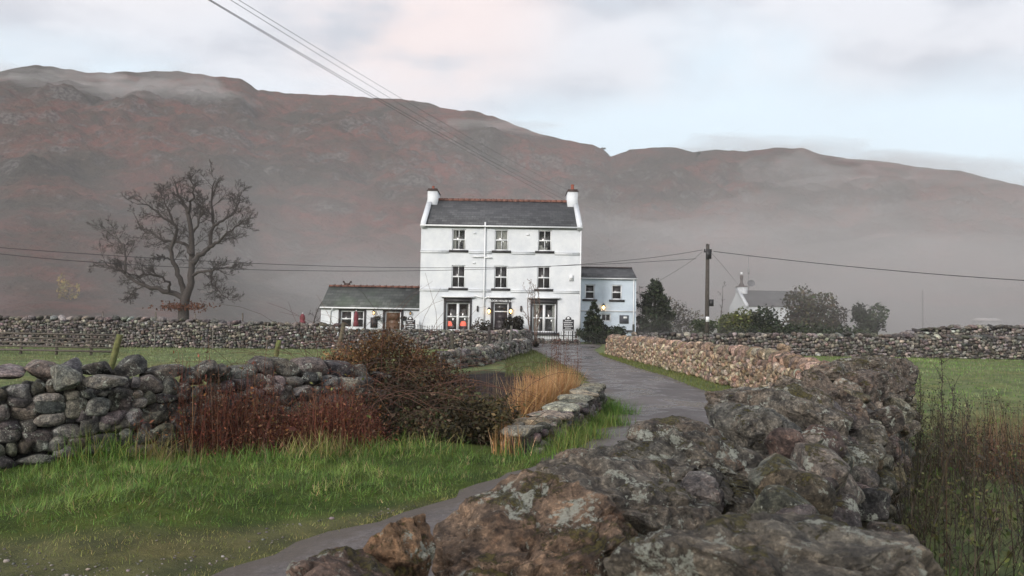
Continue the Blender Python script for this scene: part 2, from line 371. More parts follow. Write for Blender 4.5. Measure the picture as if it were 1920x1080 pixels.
def glass_clear():
    m, t, b = mat('clear_window_glass'); tr = t.new('ShaderNodeBsdfTransparent'); tr.inputs[0].default_value = (.85, .87, .87, 1); gl = t.new('ShaderNodeBsdfGlossy'); gl.inputs[1].default_value = .18
    mx = t.new('ShaderNodeMixShader'); mx.inputs[0].default_value = .10; t.link(tr.outputs[0], mx.inputs[1]); t.link(gl.outputs[0], mx.inputs[2]); t.link(mx.outputs[0], t.n['Material Output'].inputs[0]); return m
M_CLEAR = glass_clear()
M_ROOM = plain('room_plaster', (.16, .12, .10), .9, .1)
M_CURT = plain('pale_curtain', (.55, .52, .48), .9, .08)
M_WOOD = attr_mat('weathered_wood', .85, 60, .5, .35, 18)
M_PINE = plain('stained_door_wood', (.10, .055, .03), .5, .25, 4)

# ================================================================== SETTING
def lines_axis(fine0, fine1, step, lo, hi, grow=1.12):
    a = list(np.arange(fine0, fine1 + 1e-6, step)); s = step; v = a[-1]
    while v < hi: s *= grow; v += s; a.append(v)
    s = step; v = fine0; b = []
    while v > lo: s *= grow; v -= s; b.append(v)
    return np.array(b[::-1] + a)
gx = lines_axis(-14, 14, .25, -640, 640); gy = lines_axis(-4, 30, .25, -300, 700)
X, Y = np.meshgrid(gx, gy); Z = gz(X, Y)
ROADMASK = np.where((X > xl(Y)) & (X < xr(Y)) & (Y < 51.5), 1.0, 0.0); Z = Z - .03 * ROADMASK
nx, ny = len(gx), len(gy); idx = np.arange(nx * ny).reshape(ny, nx)
F = np.stack([idx[:-1, :-1], idx[:-1, 1:], idx[1:, 1:], idx[1:, :-1]], -1).reshape(-1, 4)
# colour of the ground itself: lush verge, worn gravelly margin, pasture
dl = xl(Y) - X
lushc = np.array((.060, .095, .020)); wornc = np.array((.115, .118, .058)); past = np.array((.135, .175, .078))
K = np.zeros((ny, nx, 3)); K[:] = past
near = ss(14 - Y, 0, 5) * ss(dl, -2, 0); K = K + (lushc - K) * near[..., None]
WFX = np.array([(-9, 4.6), (-6, 5.0), (-3.7, 5.38), (-2.48, 5.6), (-1.47, 6.3), (-.4, 7.25), (.6, 8.2), (3, 9)])
wfr = np.interp(X, WFX[:, 0], WFX[:, 1]) - Y; worn = .85 * ss(dl, -.3, .12) * ss(wfr, -.12, .25); K = K + (wornc - K) * worn[..., None]
pit = np.exp(-((X + .3) / 2.2) ** 2 - ((Y - 18.5) / 6.0) ** 2) * ss(2.1 - X, 0, .9); pit = ss(pit, .25, .5); K = K + (np.array((.022, .018, .018)) - K) * pit[..., None]
mb = MB(); mb.add(np.stack([X, Y, Z], -1).reshape(-1, 3), F, K.reshape(-1, 3))
m, t, b = mat('ground_turf'); p = t.pos(); c = t.attr()
n1 = t.noise(2.2, 7, .65, p); n2 = t.noise(17, 6, .65, p); n3 = t.noise(.35, 5, .6, p)
c = t.mix(t.sstep(n1, .32, .70), t.mix(1.0, c, (.58, .60, .62), 'MULTIPLY'), t.mix(1.0, c, (1.25, 1.15, 1.1), 'MULTIPLY'))
c = t.mix(t.sstep(n3, .42, .62, 0, .5), c, t.mix(1.0, c, (1.35, 1.02, .9), 'MULTIPLY'))
c = t.mix(t.sstep(n2, .58, .72, 0, .5), c, t.mix(1.0, c, (1.8, 1.75, 1.7), 'MULTIPLY'))
t.link(c, b.inputs['Base Color']); b.inputs['Roughness'].default_value = .95; b.inputs['Specular IOR Level'].default_value = .15
t.link(t.bump(t.math('ADD', n2, t.math('MULTIPLY', t.noise(70, 5, .7, p), .6)), .8, .05), b.inputs['Normal'])
tag(mb.build('ground', m, smooth=True), kind='structure')

ry = np.concatenate([np.arange(-8, 30, .3), np.arange(30, 52, .8), [51.5]]); u = np.linspace(0, 1, 9); ys = np.repeat(ry[:, None], 9, 1)
jl = .07 * np.sin(ry * 3.1) + .06 * np.sin(ry * 7.3 + 1); xs = (xl(ry) + jl)[:, None] * (1 - u) + (xr(ry) + .05)[:, None] * u
zs = gz(xs, ys) + .012 + .03 * (1 - (2 * u - 1) ** 2)
n = len(ry); idx = np.arange(n * 9).reshape(n, 9)
mb = MB(); mb.add(np.stack([xs, ys, zs], -1).reshape(-1, 3), np.stack([idx[:-1, :-1], idx[:-1, 1:], idx[1:, 1:], idx[1:, :-1]], -1).reshape(-1, 4), (np.ones((n, 9, 1)) * np.array([.2, .75, 1, 1, .8, 1, 1, .75, .2])[None, :, None] * np.ones(3)).reshape(-1, 3))
m, t, b = mat('damp_tarmac'); p = t.pos(); ed = t.attr(); n1 = t.noise(.55, 6, .62, p, .5); n2 = t.noise(90, 5, .7, p); n3 = t.noise(7, 6, .65, p)
c = t.mix(t.sstep(n1, .35, .65), (.070, .062, .062), (.120, .105, .102)); c = t.mix(t.sstep(n2, .57, .72, 0, .5), c, (.24, .22, .21)); c = t.mix(t.sstep(n2, .42, .30, 0, .6), c, (.03, .028, .03))
c = t.mix(t.sstep(n3, .55, .66, 0, .6), c, (.075, .055, .045)); n4 = t.noise(26, 7, .72, p); c = t.mix(t.sstep(n4, .54, .64, 0, .6), c, (.19, .175, .17)); c = t.mix(t.sstep(n4, .46, .36, 0, .6), c, (.035, .031, .031))
mpn = t.new('ShaderNodeMapping'); t.link(p, mpn.inputs[0]); mpn.inputs['Rotation'].default_value = (0, 0, R(28)); mpn.inputs['Scale'].default_value = (1.6, .16, 1); trk = t.noise(1.6, 4, .6, mpn.outputs[0]); c = t.mix(t.sstep(trk, .52, .64, 0, .4), c, (.055, .047, .045))
eg = t.sstep(t.math('ADD', ed, t.math('MULTIPLY', t.math('SUBTRACT', n3, .5), 1.1)), .75, .35); c = t.mix(t.math('MULTIPLY', eg, .75), c, t.mix(n4, (.035, .028, .022), (.105, .082, .060)))
sp = t.new('ShaderNodeSeparateXYZ'); t.link(p, sp.inputs[0]); wet = t.math('MULTIPLY', t.sstep(t.noise(.8, 5, .6, p, .8), .44, .60), t.sstep(sp.outputs[1], 9, 13))
c = t.mix(wet, c, t.mix(1.0, c, (.6, .6, .64), 'MULTIPLY'))
t.link(c, b.inputs['Base Color']); t.link(t.math('SUBTRACT', .72, t.math('MULTIPLY', wet, .56)), b.inputs['Roughness'])
t.link(t.bump(t.math('ADD', n2, t.math('MULTIPLY', n3, .5)), .5, .012), b.inputs['Normal'])
tag(mb.build('road', m, smooth=True), kind='structure')

# ------------------------------------------------------------------ hills: a ridge traced on the sky line, standing at its own distance
RID = np.array([(-1500, 60), (-900, 70), (-500, 100), (-200, 128), (0, 133), (70, 121), (110, 127), (160, 136), (240, 135), (330, 133), (400, 142), (455, 149), (483, 168), (540, 175), (620, 178), (700, 183), (760, 187), (800, 192), (830, 203), (900, 210), (950, 228), (1010, 250), (1060, 263), (1110, 271), (1132, 280), (1145, 294), (1156, 290), (1180, 281), (1222, 276), (1270, 277), (1300, 286), (1340, 280), (1400, 284), (1450, 277), (1505, 278), (1540, 290), (1600, 298), (1660, 303), (1720, 313), (1800, 320), (1850, 333), (1920, 348), (2100, 370), (2500, 380), (3200, 330), (3900, 300)], float)
dirs = np.array([ray(a, b2) for a, b2 in RID]); azr = np.arctan2(dirs[:, 0], dirs[:, 1]); elr = dirs[:, 2] / np.hypot(dirs[:, 0], dirs[:, 1])
az = np.linspace(R(-66), R(66), 560); el = np.interp(az, azr, elr)
el = el + .0016 * np.array([mnoise.fractal(Vector((a * 60, 3.1, 0)), .9, 2, 5) for a in az])
col = azr[25]
rr = np.concatenate([np.linspace(0, 1, 190), np.linspace(1.02, 1.3, 12)])
R0 = 150 + 25 * np.sin(az * 3 + .5); R1 = np.where(az < col, 500 - 60 * ss(az, col - .5, col), 430 + 40 * ss(az, col, col + .4))
TT, AZ = np.meshgrid(rr, az, indexing='ij'); rad = R0 + (R1 - R0) * TT
H = el * R1
base_h = 1.3
prof = np.where(TT <= 1, .30 * TT ** 1.0 + .70 * np.clip(TT, 0, 1) ** 1.5, 1 - (TT - 1) * .9)
XX = rad * np.sin(AZ); YY = rad * np.cos(AZ)
PTS = np.stack([XX, YY, 0 * XX], -1).reshape(-1, 3)
nz = np.array([mnoise.ridged_multi_fractal(Vector(q * .012), .9, 2.1, 5, 1.0, 2.0) for q in PTS]).reshape(XX.shape)
nf = np.array([mnoise.fractal(Vector(q * .055), .8, 2.1, 4) for q in PTS]).reshape(XX.shape)
amp = np.clip(TT, 0, 1) * (1 - ss(TT, .80, .99)); crag = nz - nz.mean()
ZZ = base_h + (H + 1.6 - base_h) * prof + 9.0 * crag * amp + 6.0 * nf * amp + 1.0 * nf * ss(TT, 0, .1) * (1 - ss(TT, .8, .98))
ZZ = np.where(TT < .001, -1.5, ZZ)
n1_, n2_ = XX.shape; idx = np.arange(n1_ * n2_).reshape(n1_, n2_)
mb = MB(); mb.add(np.stack([XX, YY, ZZ], -1).reshape(-1, 3), np.stack([idx[:-1, :-1], idx[:-1, 1:], idx[1:, 1:], idx[1:, :-1]], -1).reshape(-1, 4))
m, t, b = mat('bracken_hillside'); p = t.pos()
a1 = t.noise(.018, 7, .62, p, .6); a2 = t.noise(.07, 8, .68, p, .4); a3 = t.noise(.45, 6, .7, p)
c = t.mix(t.sstep(a1, .40, .60), (.155, .056, .043), (.036, .034, .028))
c = t.mix(t.sstep(a2, .40, .62, 0, .8), c, (.055, .045, .034))
c = t.mix(t.sstep(a3, .56, .66, 0, .75), c, (.15, .115, .09)); c = t.mix(t.sstep(a3, .44, .36, 0, .7), c, (.028, .022, .018)); c = t.mix(t.math('MULTIPLY', t.sstep(t.noise(.16, 8, .75, p), .50, .60), .55), c, (.045, .045, .034))
gn = t.new('ShaderNodeNewGeometry'); sp = t.new('ShaderNodeSeparateXYZ'); t.link(gn.outputs['Normal'], sp.inputs[0])
rock = t.sstep(t.math('ADD', t.noise(.05, 9, .75, p, .7), t.math('MULTIPLY', t.math('SUBTRACT', .85, sp.outputs[2]), .45)), .55, .64)
c = t.mix(t.math('MULTIPLY', rock, .7), c, t.mix(t.sstep(t.noise(.6, 5, .7, p), .4, .6), (.024, .023, .023), (.17, .16, .15)))
t.link(c, b.inputs['Base Color']); b.inputs['Roughness'].default_value = .95; b.inputs['Specular IOR Level'].default_value = .1
t.link(t.bump(t.math('ADD', a2, t.math('MULTIPLY', a3, .5)), 1.0, 3.5), b.inputs['Normal'])
tag(mb.build('hills', m, smooth=True), kind='structure')

# ------------------------------------------------------------------ air
def volume_mat(name, col, dens, aniso=0.0):
    m = bpy.data.materials.new(name); m.use_nodes = True; t = NT(m.node_tree); t.n.remove(t.n['Principled BSDF'])
    v = t.new('ShaderNodeVolumePrincipled'); v.inputs['Color'].default_value = (*col, 1); v.inputs['Density'].default_value = dens; v.inputs['Anisotropy'].default_value = aniso
    t.link(v.outputs[0], t.n['Material Output'].inputs['Volume']); return m
HAZE_D = .00042
mb = MB(); mb.box((-655, -310, -3), (655, 715, 250)); tag(mb.build('haze', volume_mat('haze_air', (.84, .82, .84), HAZE_D)), kind='stuff')
MIST = []
def mist(cx, cy, zb, rx, ry, h, dens, seed, col=(.90, .87, .86), lump=.35, yaw=0.0, k=5):
    """a bank of fog: a lens that is thin at its rim, so it melts into the air"""
    V0, F0 = ico(k); V = V0.copy()
    f = fracnoise(V, 1.6, 5, seed); V = V * (1 + lump * f)[:, None]
    V[:, 2] = np.where(V[:, 2] < 0, V[:, 2] * .35, V[:, 2])
    V = V * np.array((rx, ry, h)); c, s = math.cos(yaw), math.sin(yaw)
    V = np.stack([c * V[:, 0] - s * V[:, 1], s * V[:, 0] + c * V[:, 1], V[:, 2]], 1) + np.array((cx, cy, zb))
    mb = MB(); mb.add(V, F0); o = mb.build('mist', volume_mat('mist_air', col, dens), smooth=True); tag(o, kind='stuff'); MIST.append(o)

# ================================================================== DRYSTONE WALLS
def resample(path, step):
    path = np.asarray(path, float); d = np.r_[0, np.cumsum(np.hypot(*np.diff(path[:, :2], axis=0).T))]
    s = np.arange(0, d[-1], step); return np.stack([np.interp(s, d, path[:, i]) for i in range(path.shape[1])], 1), d, s
def along(path):
    path = np.asarray(path, float); d = np.r_[0, np.cumsum(np.hypot(*np.diff(path[:, :2], axis=0).T))]
    def f(s):
        s = np.asarray(s, float); e = .05
        x, y, h = (np.interp(s, d, path[:, i]) for i in range(3))
        x2, y2 = (np.interp(np.clip(s + e, 0, d[-1]), d, path[:, i]) - np.interp(np.clip(s - e, 0, d[-1]), d, path[:, i]) for i in range(2))
        L = np.hypot(x2, y2) + 1e-9; return x, y, h, x2 / L, y2 / L
    return f, d[-1]
def wall_body(mb, path, thick, size, cols, g, batter=.10, sides=(-1, 1), k=2, top=.82, flat=.72, jit=.25, through=True, rough=.10, chops=7, zoff=0.0):
    """rubble courses on both faces; path rows are x, y, height above the ground"""
    f, L = along(path); Cs, S, yw, cc = [], [], [], []
    hmax = path[:, 2].max() * top
    for sd in sides:
        z = 0.0; row = 0
        while z < hmax:
            rh = size * flat * g.uniform(.8, 1.25); s = g.uniform(0, size)
            while s < L:
                ln = size * g.uniform(.55, 1.75); sm = s + ln / 2
                x, y, h, tx, ty = f(min(sm, L)); zz = z + rh / 2 + .25 * rh * math.sin(sm * 3.1 / size * .35 + row * 2.3) + g.normal(0, .06 * rh)
                if zz < h * top + .2 * rh:
                    q = zz / max(h, .1); half = thick / 2 + batter * (1 - q) + g.normal(0, .018 * size / .25)
                    dep = size * .62; nx_, ny_ = -ty * sd, tx * sd; o = half - dep * .62
                    px_, py_ = float(x + nx_ * o), float(y + ny_ * o)
                    Cs.append((px_, py_, float(gz(x, y)) + zz + zoff)); hh = rh * g.uniform(.52, .78); S.append((ln * .60, dep, hh * 1.10)); yw.append(math.atan2(ty, tx) + g.normal(0, .10))
                s += ln
            z += rh * .93; row += 1
    cc = pick(cols, len(Cs), g, jit)
    if g is not None and len(Cs): stones(mb, Cs, S, np.array(yw), cc, k, chops, rough, .12, .72, g)
    # packed rubble heart, so no daylight passes between the stones
    if through:
        q, d, s = resample(path, .4); tx = np.gradient(q[:, 0]); ty = np.gradient(q[:, 1]); Ln = np.hypot(tx, ty); nxv = np.stack([-ty / Ln, tx / Ln], 1)
        zb = gz(q[:, 0], q[:, 1]) - .1 + zoff; zt = zb + .1 + q[:, 2] * (top - .06); hw = thick / 2 - size * .18
        V = []
        for sdv, zz in ((-1, zb), (1, zb), (1, zt), (-1, zt)): V.append(np.stack([q[:, 0] + sdv * hw * nxv[:, 0], q[:, 1] + sdv * hw * nxv[:, 1], zz], 1))
        V = np.stack(V, 1); n = len(q); i = np.arange(n - 1)[:, None] * 4
        Fq = np.concatenate([np.concatenate([i + a, i + (a + 1) % 4, i + 4 + (a + 1) % 4, i + 4 + a], 1) for a in range(4)])
        mb.add(V.reshape(-1, 3), [Fq, [[3, 2, 1, 0]], [[4 * n - 4, 4 * n - 3, 4 * n - 2, 4 * n - 1]]], (.02, .019, .018))
def cope_row(path, thick, ln, hgt, cols, g, mat_, parent, one=None, k=2, upright=True, skip=(), zoff=0.0, jitz=.04):
    """cope stones set on the wall head; each its own part, or all in the mesh 'one'"""
    f, L = along(path); s = 0.0; made = []
    while s < L:
        l = ln * g.uniform(.65, 1.4); x, y, h, tx, ty = f(min(s + l / 2, L)); hh = hgt * g.uniform(.7, 1.25)
        c = (float(x), float(y), float(gz(x, y)) + float(h) - hh * .42 + g.normal(0, jitz * .5) + zoff)
        tgt = one or MB()
        stones(tgt, [c], [(l * .58, thick * .5 * g.uniform(.85, 1.1), hh * .62)], np.array([math.atan2(ty, tx) + g.normal(0, .12)]), pick(cols, 1, g, .25), k, 7, .10, .14 if not upright else .2, .72, g)
        if one is None: made.append(tgt.build('cope_stone', mat_, parent, smooth=False))
        s += l * .97
    return made
def gpath(pts): return np.array([(x, y, h) for x, y, h in pts], float)

DARK = [(.075, .074, .076), (.10, .097, .095), (.055, .055, .058), (.125, .12, .118), (.080, .076, .072), (.15, .152, .156)]
GREY = [(.15, .145, .14), (.20, .195, .19), (.11, .107, .104), (.25, .245, .24), (.15, .143, .136), (.085, .083, .082)]
GREYD = [tuple(v * .8 for v in c) for c in GREY]
TAN = [(.22, .175, .128), (.27, .22, .168), (.175, .137, .103), (.32, .27, .213), (.235, .18, .135), (.15, .122, .096), (.36, .315, .26)]
def wallthing(name, label, path): 
    return thing(name, (path[0][0], path[0][1], float(gz(path[0][0], path[0][1]))), label, 'stone wall')

# --- left field wall, dark rounded stones, near
g = np.random.default_rng(11)
WL1 = gpath([(-8.6, 6.6, 1.0), (-7.0, 7.2, 1.0), (-5.4, 8.15, .98), (-4.2, 9.05, .97), (-3.0, 10.0, .98), (-1.9, 11.2, .92)])
tw = wallthing('drystone_wall', 'dark rounded fieldstone wall beside the grass verge and red dead stems', WL1)
mb = MB(); wall_body(mb, WL1, .55, .17, DARK, g, .10, (-1, 1), k=3, rough=.07, chops=6, flat=.68)
mb.build('stonework', M_LEFT, tw, smooth=True)
f_, L_ = along(WL1); s = 0
spec = {}
def cope_big(parent, px, py, Yd, w_, h_, d_, yaw, col, seed, mt, k=4):
    c = P(px, py, Yd); return boulder(tuple(c), (w_ / 2, d_ / 2, h_ / 2), (0.1, -.15, yaw), col, seed, k, .10, 8, 'cope_stone', parent, mt)
g = np.random.default_rng(12); s = 0.1
while s < L_ - .1:
    l = g.uniform(.22, .5); x, y, h, tx, ty = f_(s + l / 2); hh = g.uniform(.13, .24)
    boulder((float(x), float(y), float(gz(x, y)) + float(h) - .06 + hh * .12), (l * .56, .25, hh * .62), (g.normal(0, .15), g.normal(0, .15), math.atan2(ty, tx) + g.normal(0, .15)), pick(DARK, 1, g)[0], int(s * 100), 3, .09, 8, 'cope_stone', tw, M_LEFT)
    s += l * .9
cope_big(tw, 122, 706, 8.0, .30, .30, .32, .5, (.17, .18, .165), 501, M_LEFT)
cope_big(tw, 196, 716, 8.2, .46, .17, .34, .6, (.125, .125, .118), 502, M_LEFT)
cope_big(tw, 387, 692, 9.0, .26, .22, .30, .7, (.09, .087, .083), 503, M_LEFT)
cope_big(tw, 418, 696, 9.15, .19, .17, .26, .7, (.075, .073, .07), 504, M_LEFT)

# --- far left field wall and the inn's garden wall
g = np.random.default_rng(13)
def far_wall(path, label, thick, size, cols, mt, cope=.2, k=1, sides=(-1, 1), seed=0, top=.86, name='field_wall', copecols=None, ln=.3):
    g = np.random.default_rng(seed); r = wallthing(name, label, path); mb = MB()
    wall_body(mb, path, thick, size, cols, g, .06, sides, k, top, .72, .35); mb.build('stonework', mt, r, smooth=False)
    mb = MB(); cope_row(path, thick, ln, cope, copecols or cols, g, mt, r, mb, k=2); mb.build('coping', mt, r); return r
WF = gpath([(-34, 33.5, 1.32), (-25, 34.5, 1.34), (-17.5, 35.5, 1.42), (-12, 36.3, 1.26), (-8.6, 37, 1.23)])
far_wall(WF, 'long grey field wall with fence posts along its top below the bare oak', .6, .135, GREYD, M_FAR, sides=(-1,), seed=21)
WG = gpath([(-8.55, 37.05, 1.0), (-4, 38.5, .97), (-.2, 40.2, .98), (.45, 41.5, 1.0), (1.0, 45.5, .95)])
far_wall(WG, 'low grey rubble garden wall in front of the inn door', .5, .135, GREYD, M_FAR, sides=(-1,), seed=22, name='garden_wall')
WS = gpath([(-2.3, 24.6, .55), (-1.2, 27, .62), (-.5, 31, .62), (.3, 35.5, .6), (.75, 39.5, .6)])
far_wall(WS, 'low dark rubble wall between the lane and the fenced grass', .5, .24, DARK + GREY[:2], M_LEFT, seed=23, k=2, name='lane_wall', ln=.34)
WRT = gpath([(6.2, 38.5, 1.0), (11, 38.3, 1.05), (17, 38, 1.12), (26, 37.6, 1.15), (36, 37, 1.15)])
far_wall(WRT, 'long grey field wall across the misty pasture beyond the tan lane wall', .6, .16, [tuple(v * .75 for v in c) for c in GREY], M_FAR, sides=(1, -1), seed=24)
WRU = gpath([(20.3, 41, .9), (22.0, 41, 1.35), (24, 41, 1.62), (30, 40.6, 1.72), (40, 40, 1.75)])
far_wall(WRU, 'higher grass-topped field wall stepped up behind the pasture wall', .7, .17, [tuple(v * .7 for v in c) for c in GREY], M_FAR, sides=(1, -1), seed=25)
# --- tan wall on the right of the lane
g = np.random.default_rng(15)
WT = gpath([(4.95, 11.3, .98), (5.35, 13, 1.0), (5.95, 16, 1.02), (6.25, 19.5, 1.03), (6.15, 24, 1.0), (5.7, 30, .97), (5.0, 37.2, .93)])
tt = wallthing('lane_wall', 'tan pinkish stone wall along the lane with upright cope stones', WT); mb = MB()
wall_body(mb, WT, .5, .155, TAN, g, .09, (-1, 1), 2, .78, .70, .22); mb.build('stonework', M_TAN, tt, smooth=False)
cope_row(WT, .46, .26, .25, [(.23, .175, .135), (.18, .14, .115), (.27, .205, .165), (.15, .125, .105)], g, M_TAN, tt, None, 3)
c = P(1473, 655, 17.5); boulder((c[0], c[1], 1.0 + float(gz(c[0], c[1])) + .1), (.19, .17, .12), (.1, .1, .4), (.21, .165, .125), 77, 3, .08, 7, 'cope_stone', tt, M_TAN)
# --- bridge parapet with flat slabs
WP = gpath([(.10, 9.45, .30), (.50, 10.6, .35), (1.0, 12.2, .42), (1.62, 14.7, .52)])
tp = thing('bridge_parapet', (.1, 9.45, float(gz(.1, 9.45))), 'low bridge parapet capped with flat lichened slabs beside the lane', 'stone wall')
g = np.random.default_rng(16); mb = MB(); wall_body(mb, WP, .42, .20, DARK + GREY[:1], g, .03, (-1, 1), 3, .95, .45, rough=.06, zoff=-.05); mb.build('stonework', M_LEFT, tp, smooth=True)
f_, L_ = along(WP); s = 0.0; i = 0
while s < L_ - .2:
    l = g.uniform(.5, .78); x, y, h, tx, ty = f_(min(s + l / 2, L_)); yaw = math.atan2(ty, tx) + g.normal(0, .04)
    zc = float(gz(x, y)) + float(h) - .03 + g.normal(0, .012)
    boulder((float(x), float(y), zc), (l * .57, .30 * g.uniform(.9, 1.08), .062), (g.normal(0, .03), g.normal(0, .03), yaw), pick([(.20, .19, .165), (.25, .24, .21), (.16, .155, .14), (.22, .20, .16)], 1, g, .15)[0], 300 + i, 4, .06, 6, 'cap_slab', tp, M_SLAB)
    s += l * .97; i += 1
c = G(980, 838); o = boulder((c[0], c[1], c[2] + .02), (.30, .2, .11), (0, 0, .3), (.21, .20, .17), 341, 4, .08, 7, 'fallen_slab', None, M_SLAB); rebase(o, (c[0], c[1], c[2] - .05)); tag(o, 'pale lichened slab lying in grass under the near end of the bridge parapet', 'stone')

# --- the boulder wall at the camera
NW = gpath([(-1.3, -1.2, 1.12), (-.35, .55, 1.12), (.18, 1.6, 1.1), (.68, 2.7, 1.08), (1.28, 3.9, 1.1), (2.45, 6.0, 1.12), (4.05, 8.8, 1.14), (4.85, 10.6, 1.12)])
tn = wallthing('boulder_wall', 'massive lichened boulder wall of weathered brown and grey stones, closest to the lane bend', NW)
BR = [(.11, .107, .097), (.14, .135, .122), (.085, .084, .08), (.17, .163, .145), (.12, .105, .09), (.10, .095, .09), (.19, .185, .168)]
g = np.random.default_rng(17); mb = MB(); wall_body(mb, NW[1:], .62, .25, BR, g, .22, (-1, 1), 4, .80, .78, .25, rough=.07, chops=8); mb.build('stonework', M_NEAR, tn, smooth=True)
def nb(px, py, Yd, w_, h_, d_, yaw, col, seed, k=5, rx=0.0, ry=0.0, amp=.17, chops=9):
    c = P(px, py, Yd); return boulder(tuple(c), (w_ * .475, d_ * .475, h_ * .49), (rx, ry, yaw), col, seed, k, amp, chops, 'cope_stone', tn, M_NEAR)
# px, py are where the middle of the stone is seen; sizes in metres
nb(1455, 1130, .98, .44, .24, .36, .2, (.15, .143, .127), 1, 6, .1, -.05)
nb(750, 1072, 1.25, .145, .20, .14, .3, (.24, .165, .11), 2, 5, 0, .25)
nb(650, 1120, 1.12, .20, .15, .22, .4, (.19, .14, .12), 3, 5)
nb(975, 1100, 1.42, .44, .36, .46, .5, (.20, .15, .115), 4, 6, .1, -.12)
nb(1125, 1022, 1.95, .60, .42, .50, .4, (.145, .135, .12), 5, 6, .1, -.02)
nb(1310, 905, 2.65, .92, .40, .62, .55, (.115, .112, .102), 6, 6, .25, .18)
nb(1120, 885, 2.75, .34, .16, .40, .5, (.17, .145, .125), 61, 5)
nb(1272, 848, 3.05, .44, .26, .40, .6, (.135, .122, .108), 7, 5, .1, .05)
nb(1400, 832, 3.25, .36, .34, .46, .5, (.135, .138, .132), 8, 6, .05, .1)
nb(1500, 805, 3.55, .40, .42, .50, .6, (.16, .15, .135), 9, 5, .1, .15)
nb(1412, 764, 4.3, .50, .24, .48, .7, (.17, .155, .14), 10, 5, 0, .05)
nb(1555, 760, 4.5, .44, .42, .52, .6, (.13, .115, .105), 18, 5, .1, .12)
nb(1485, 738, 5.3, .62, .26, .52, .75, (.185, .165, .145), 19, 5, 0, .05)
nb(1610, 740, 5.9, .55, .40, .56, .6, (.12, .105, .098), 20, 5, .05, .1)
nb(1560, 706, 6.9, .66, .28, .55, .75, (.17, .155, .14), 23, 5)
nb(1660, 722, 7.1, .50, .40, .50, .6, (.125, .112, .105), 24, 5)
nb(1610, 692, 8.6, .75, .30, .6, .8, (.165, .15, .13), 25, 5)
nb(1675, 704, 9.0, .55, .44, .55, .7, (.115, .106, .10), 26, 5)
nb(1640, 688, 10.4, .70, .34, .6, 1.0, (.15, .135, .115), 27, 5)
g = np.random.default_rng(18)
# right-hand shoulder: smaller stones stepping down below the cope
mb = MB(); Cc, Ss = [], []
for Yq in np.arange(1.7, 10.4, .13):
    for lat, zz in ((.36, 1.12), (.44, .98), (.52, .84), (.57, .70)):
        x = float(np.interp(Yq, NW[:, 1], NW[:, 0])) + lat * 1.05 + g.normal(0, .03); Cc.append((x, Yq + g.normal(0, .05), zz + g.normal(0, .04))); q = g.uniform(.045, .105); Ss.append((q * g.uniform(.8, 1.3), q, q * g.uniform(.6, 1.0)))
stones(mb, Cc, Ss, g.uniform(0, 3, len(Cc)), pick(BR, len(Cc), g, .28), 4, 10, .09, .35, .72, g); mb.build('shoulder_stones', M_NEAR, tn, smooth=True)
for px, py, Yd, w_ in ((1180, 1000, 2.2, .22), (1400, 985, 2.5, .2), (1560, 870, 3.6, .24), (1620, 820, 4.3, .28), (1655, 790, 5.0, .28), (1680, 770, 6.0, .3), (1350, 860, 2.95, .24), (1300, 935, 2.3, .2), (1590, 925, 3.3, .2), (1500, 1000, 2.5, .18), (1540, 1010, 2.6, .18)):
    nb(px, py, Yd, w_ * g.uniform(.85, 1.2), w_ * .72, w_ * .9, g.uniform(0, 1.5), pick(BR, 1, g, .2)[0], int(px + py), 5, g.normal(0, .2), g.normal(0, .2), .13)

# ================================================================== BUILDINGS
def XZ(px, py, Y): p = P(px, py, Y); return float(p[0]), float(p[2])
def rect(a, b2, Y):
    """pixel corners (top left, bottom right) -> x0, x1, z0, z1 on the plane at depth Y"""
    x0, z1 = XZ(*a, Y); x1, z0 = XZ(*b2, Y); dx = (z1 - z0) * math.tan(ROLL) * 0; return x0 + dx, x1 + dx, z0, z1
def facade(mb, x0, x1, z0, z1, y, holes, depth=.14, dirn=1):
    """a wall front facing -Y with real openings and their reveals"""
    xs = sorted({x0, x1, *[h[0] for h in holes], *[h[1] for h in holes]}); zs = sorted({z0, z1, *[h[2] for h in holes], *[h[3] for h in holes]})
    for i in range(len(xs) - 1):
        for j in range(len(zs) - 1):
            cx, cz = (xs[i] + xs[i + 1]) / 2, (zs[j] + zs[j + 1]) / 2
            if any(h[0] < cx < h[1] and h[2] < cz < h[3] for h in holes): continue
            mb.quad((xs[i], y, zs[j]), (xs[i + 1], y, zs[j]), (xs[i + 1], y, zs[j + 1]), (xs[i], y, zs[j + 1]))
    for a, b2, c, d in holes:
        Yb = y + depth
        mb.quad((a, y, c), (a, y, d), (a, Yb, d), (a, Yb, c)); mb.quad((b2, y, d), (b2, y, c), (b2, Yb, c), (b2, Yb, d))
        mb.quad((a, y, d), (b2, y, d), (b2, Yb, d), (a, Yb, d)); mb.quad((b2, y, c), (a, y, c), (a, Yb, c), (b2, Yb, c))
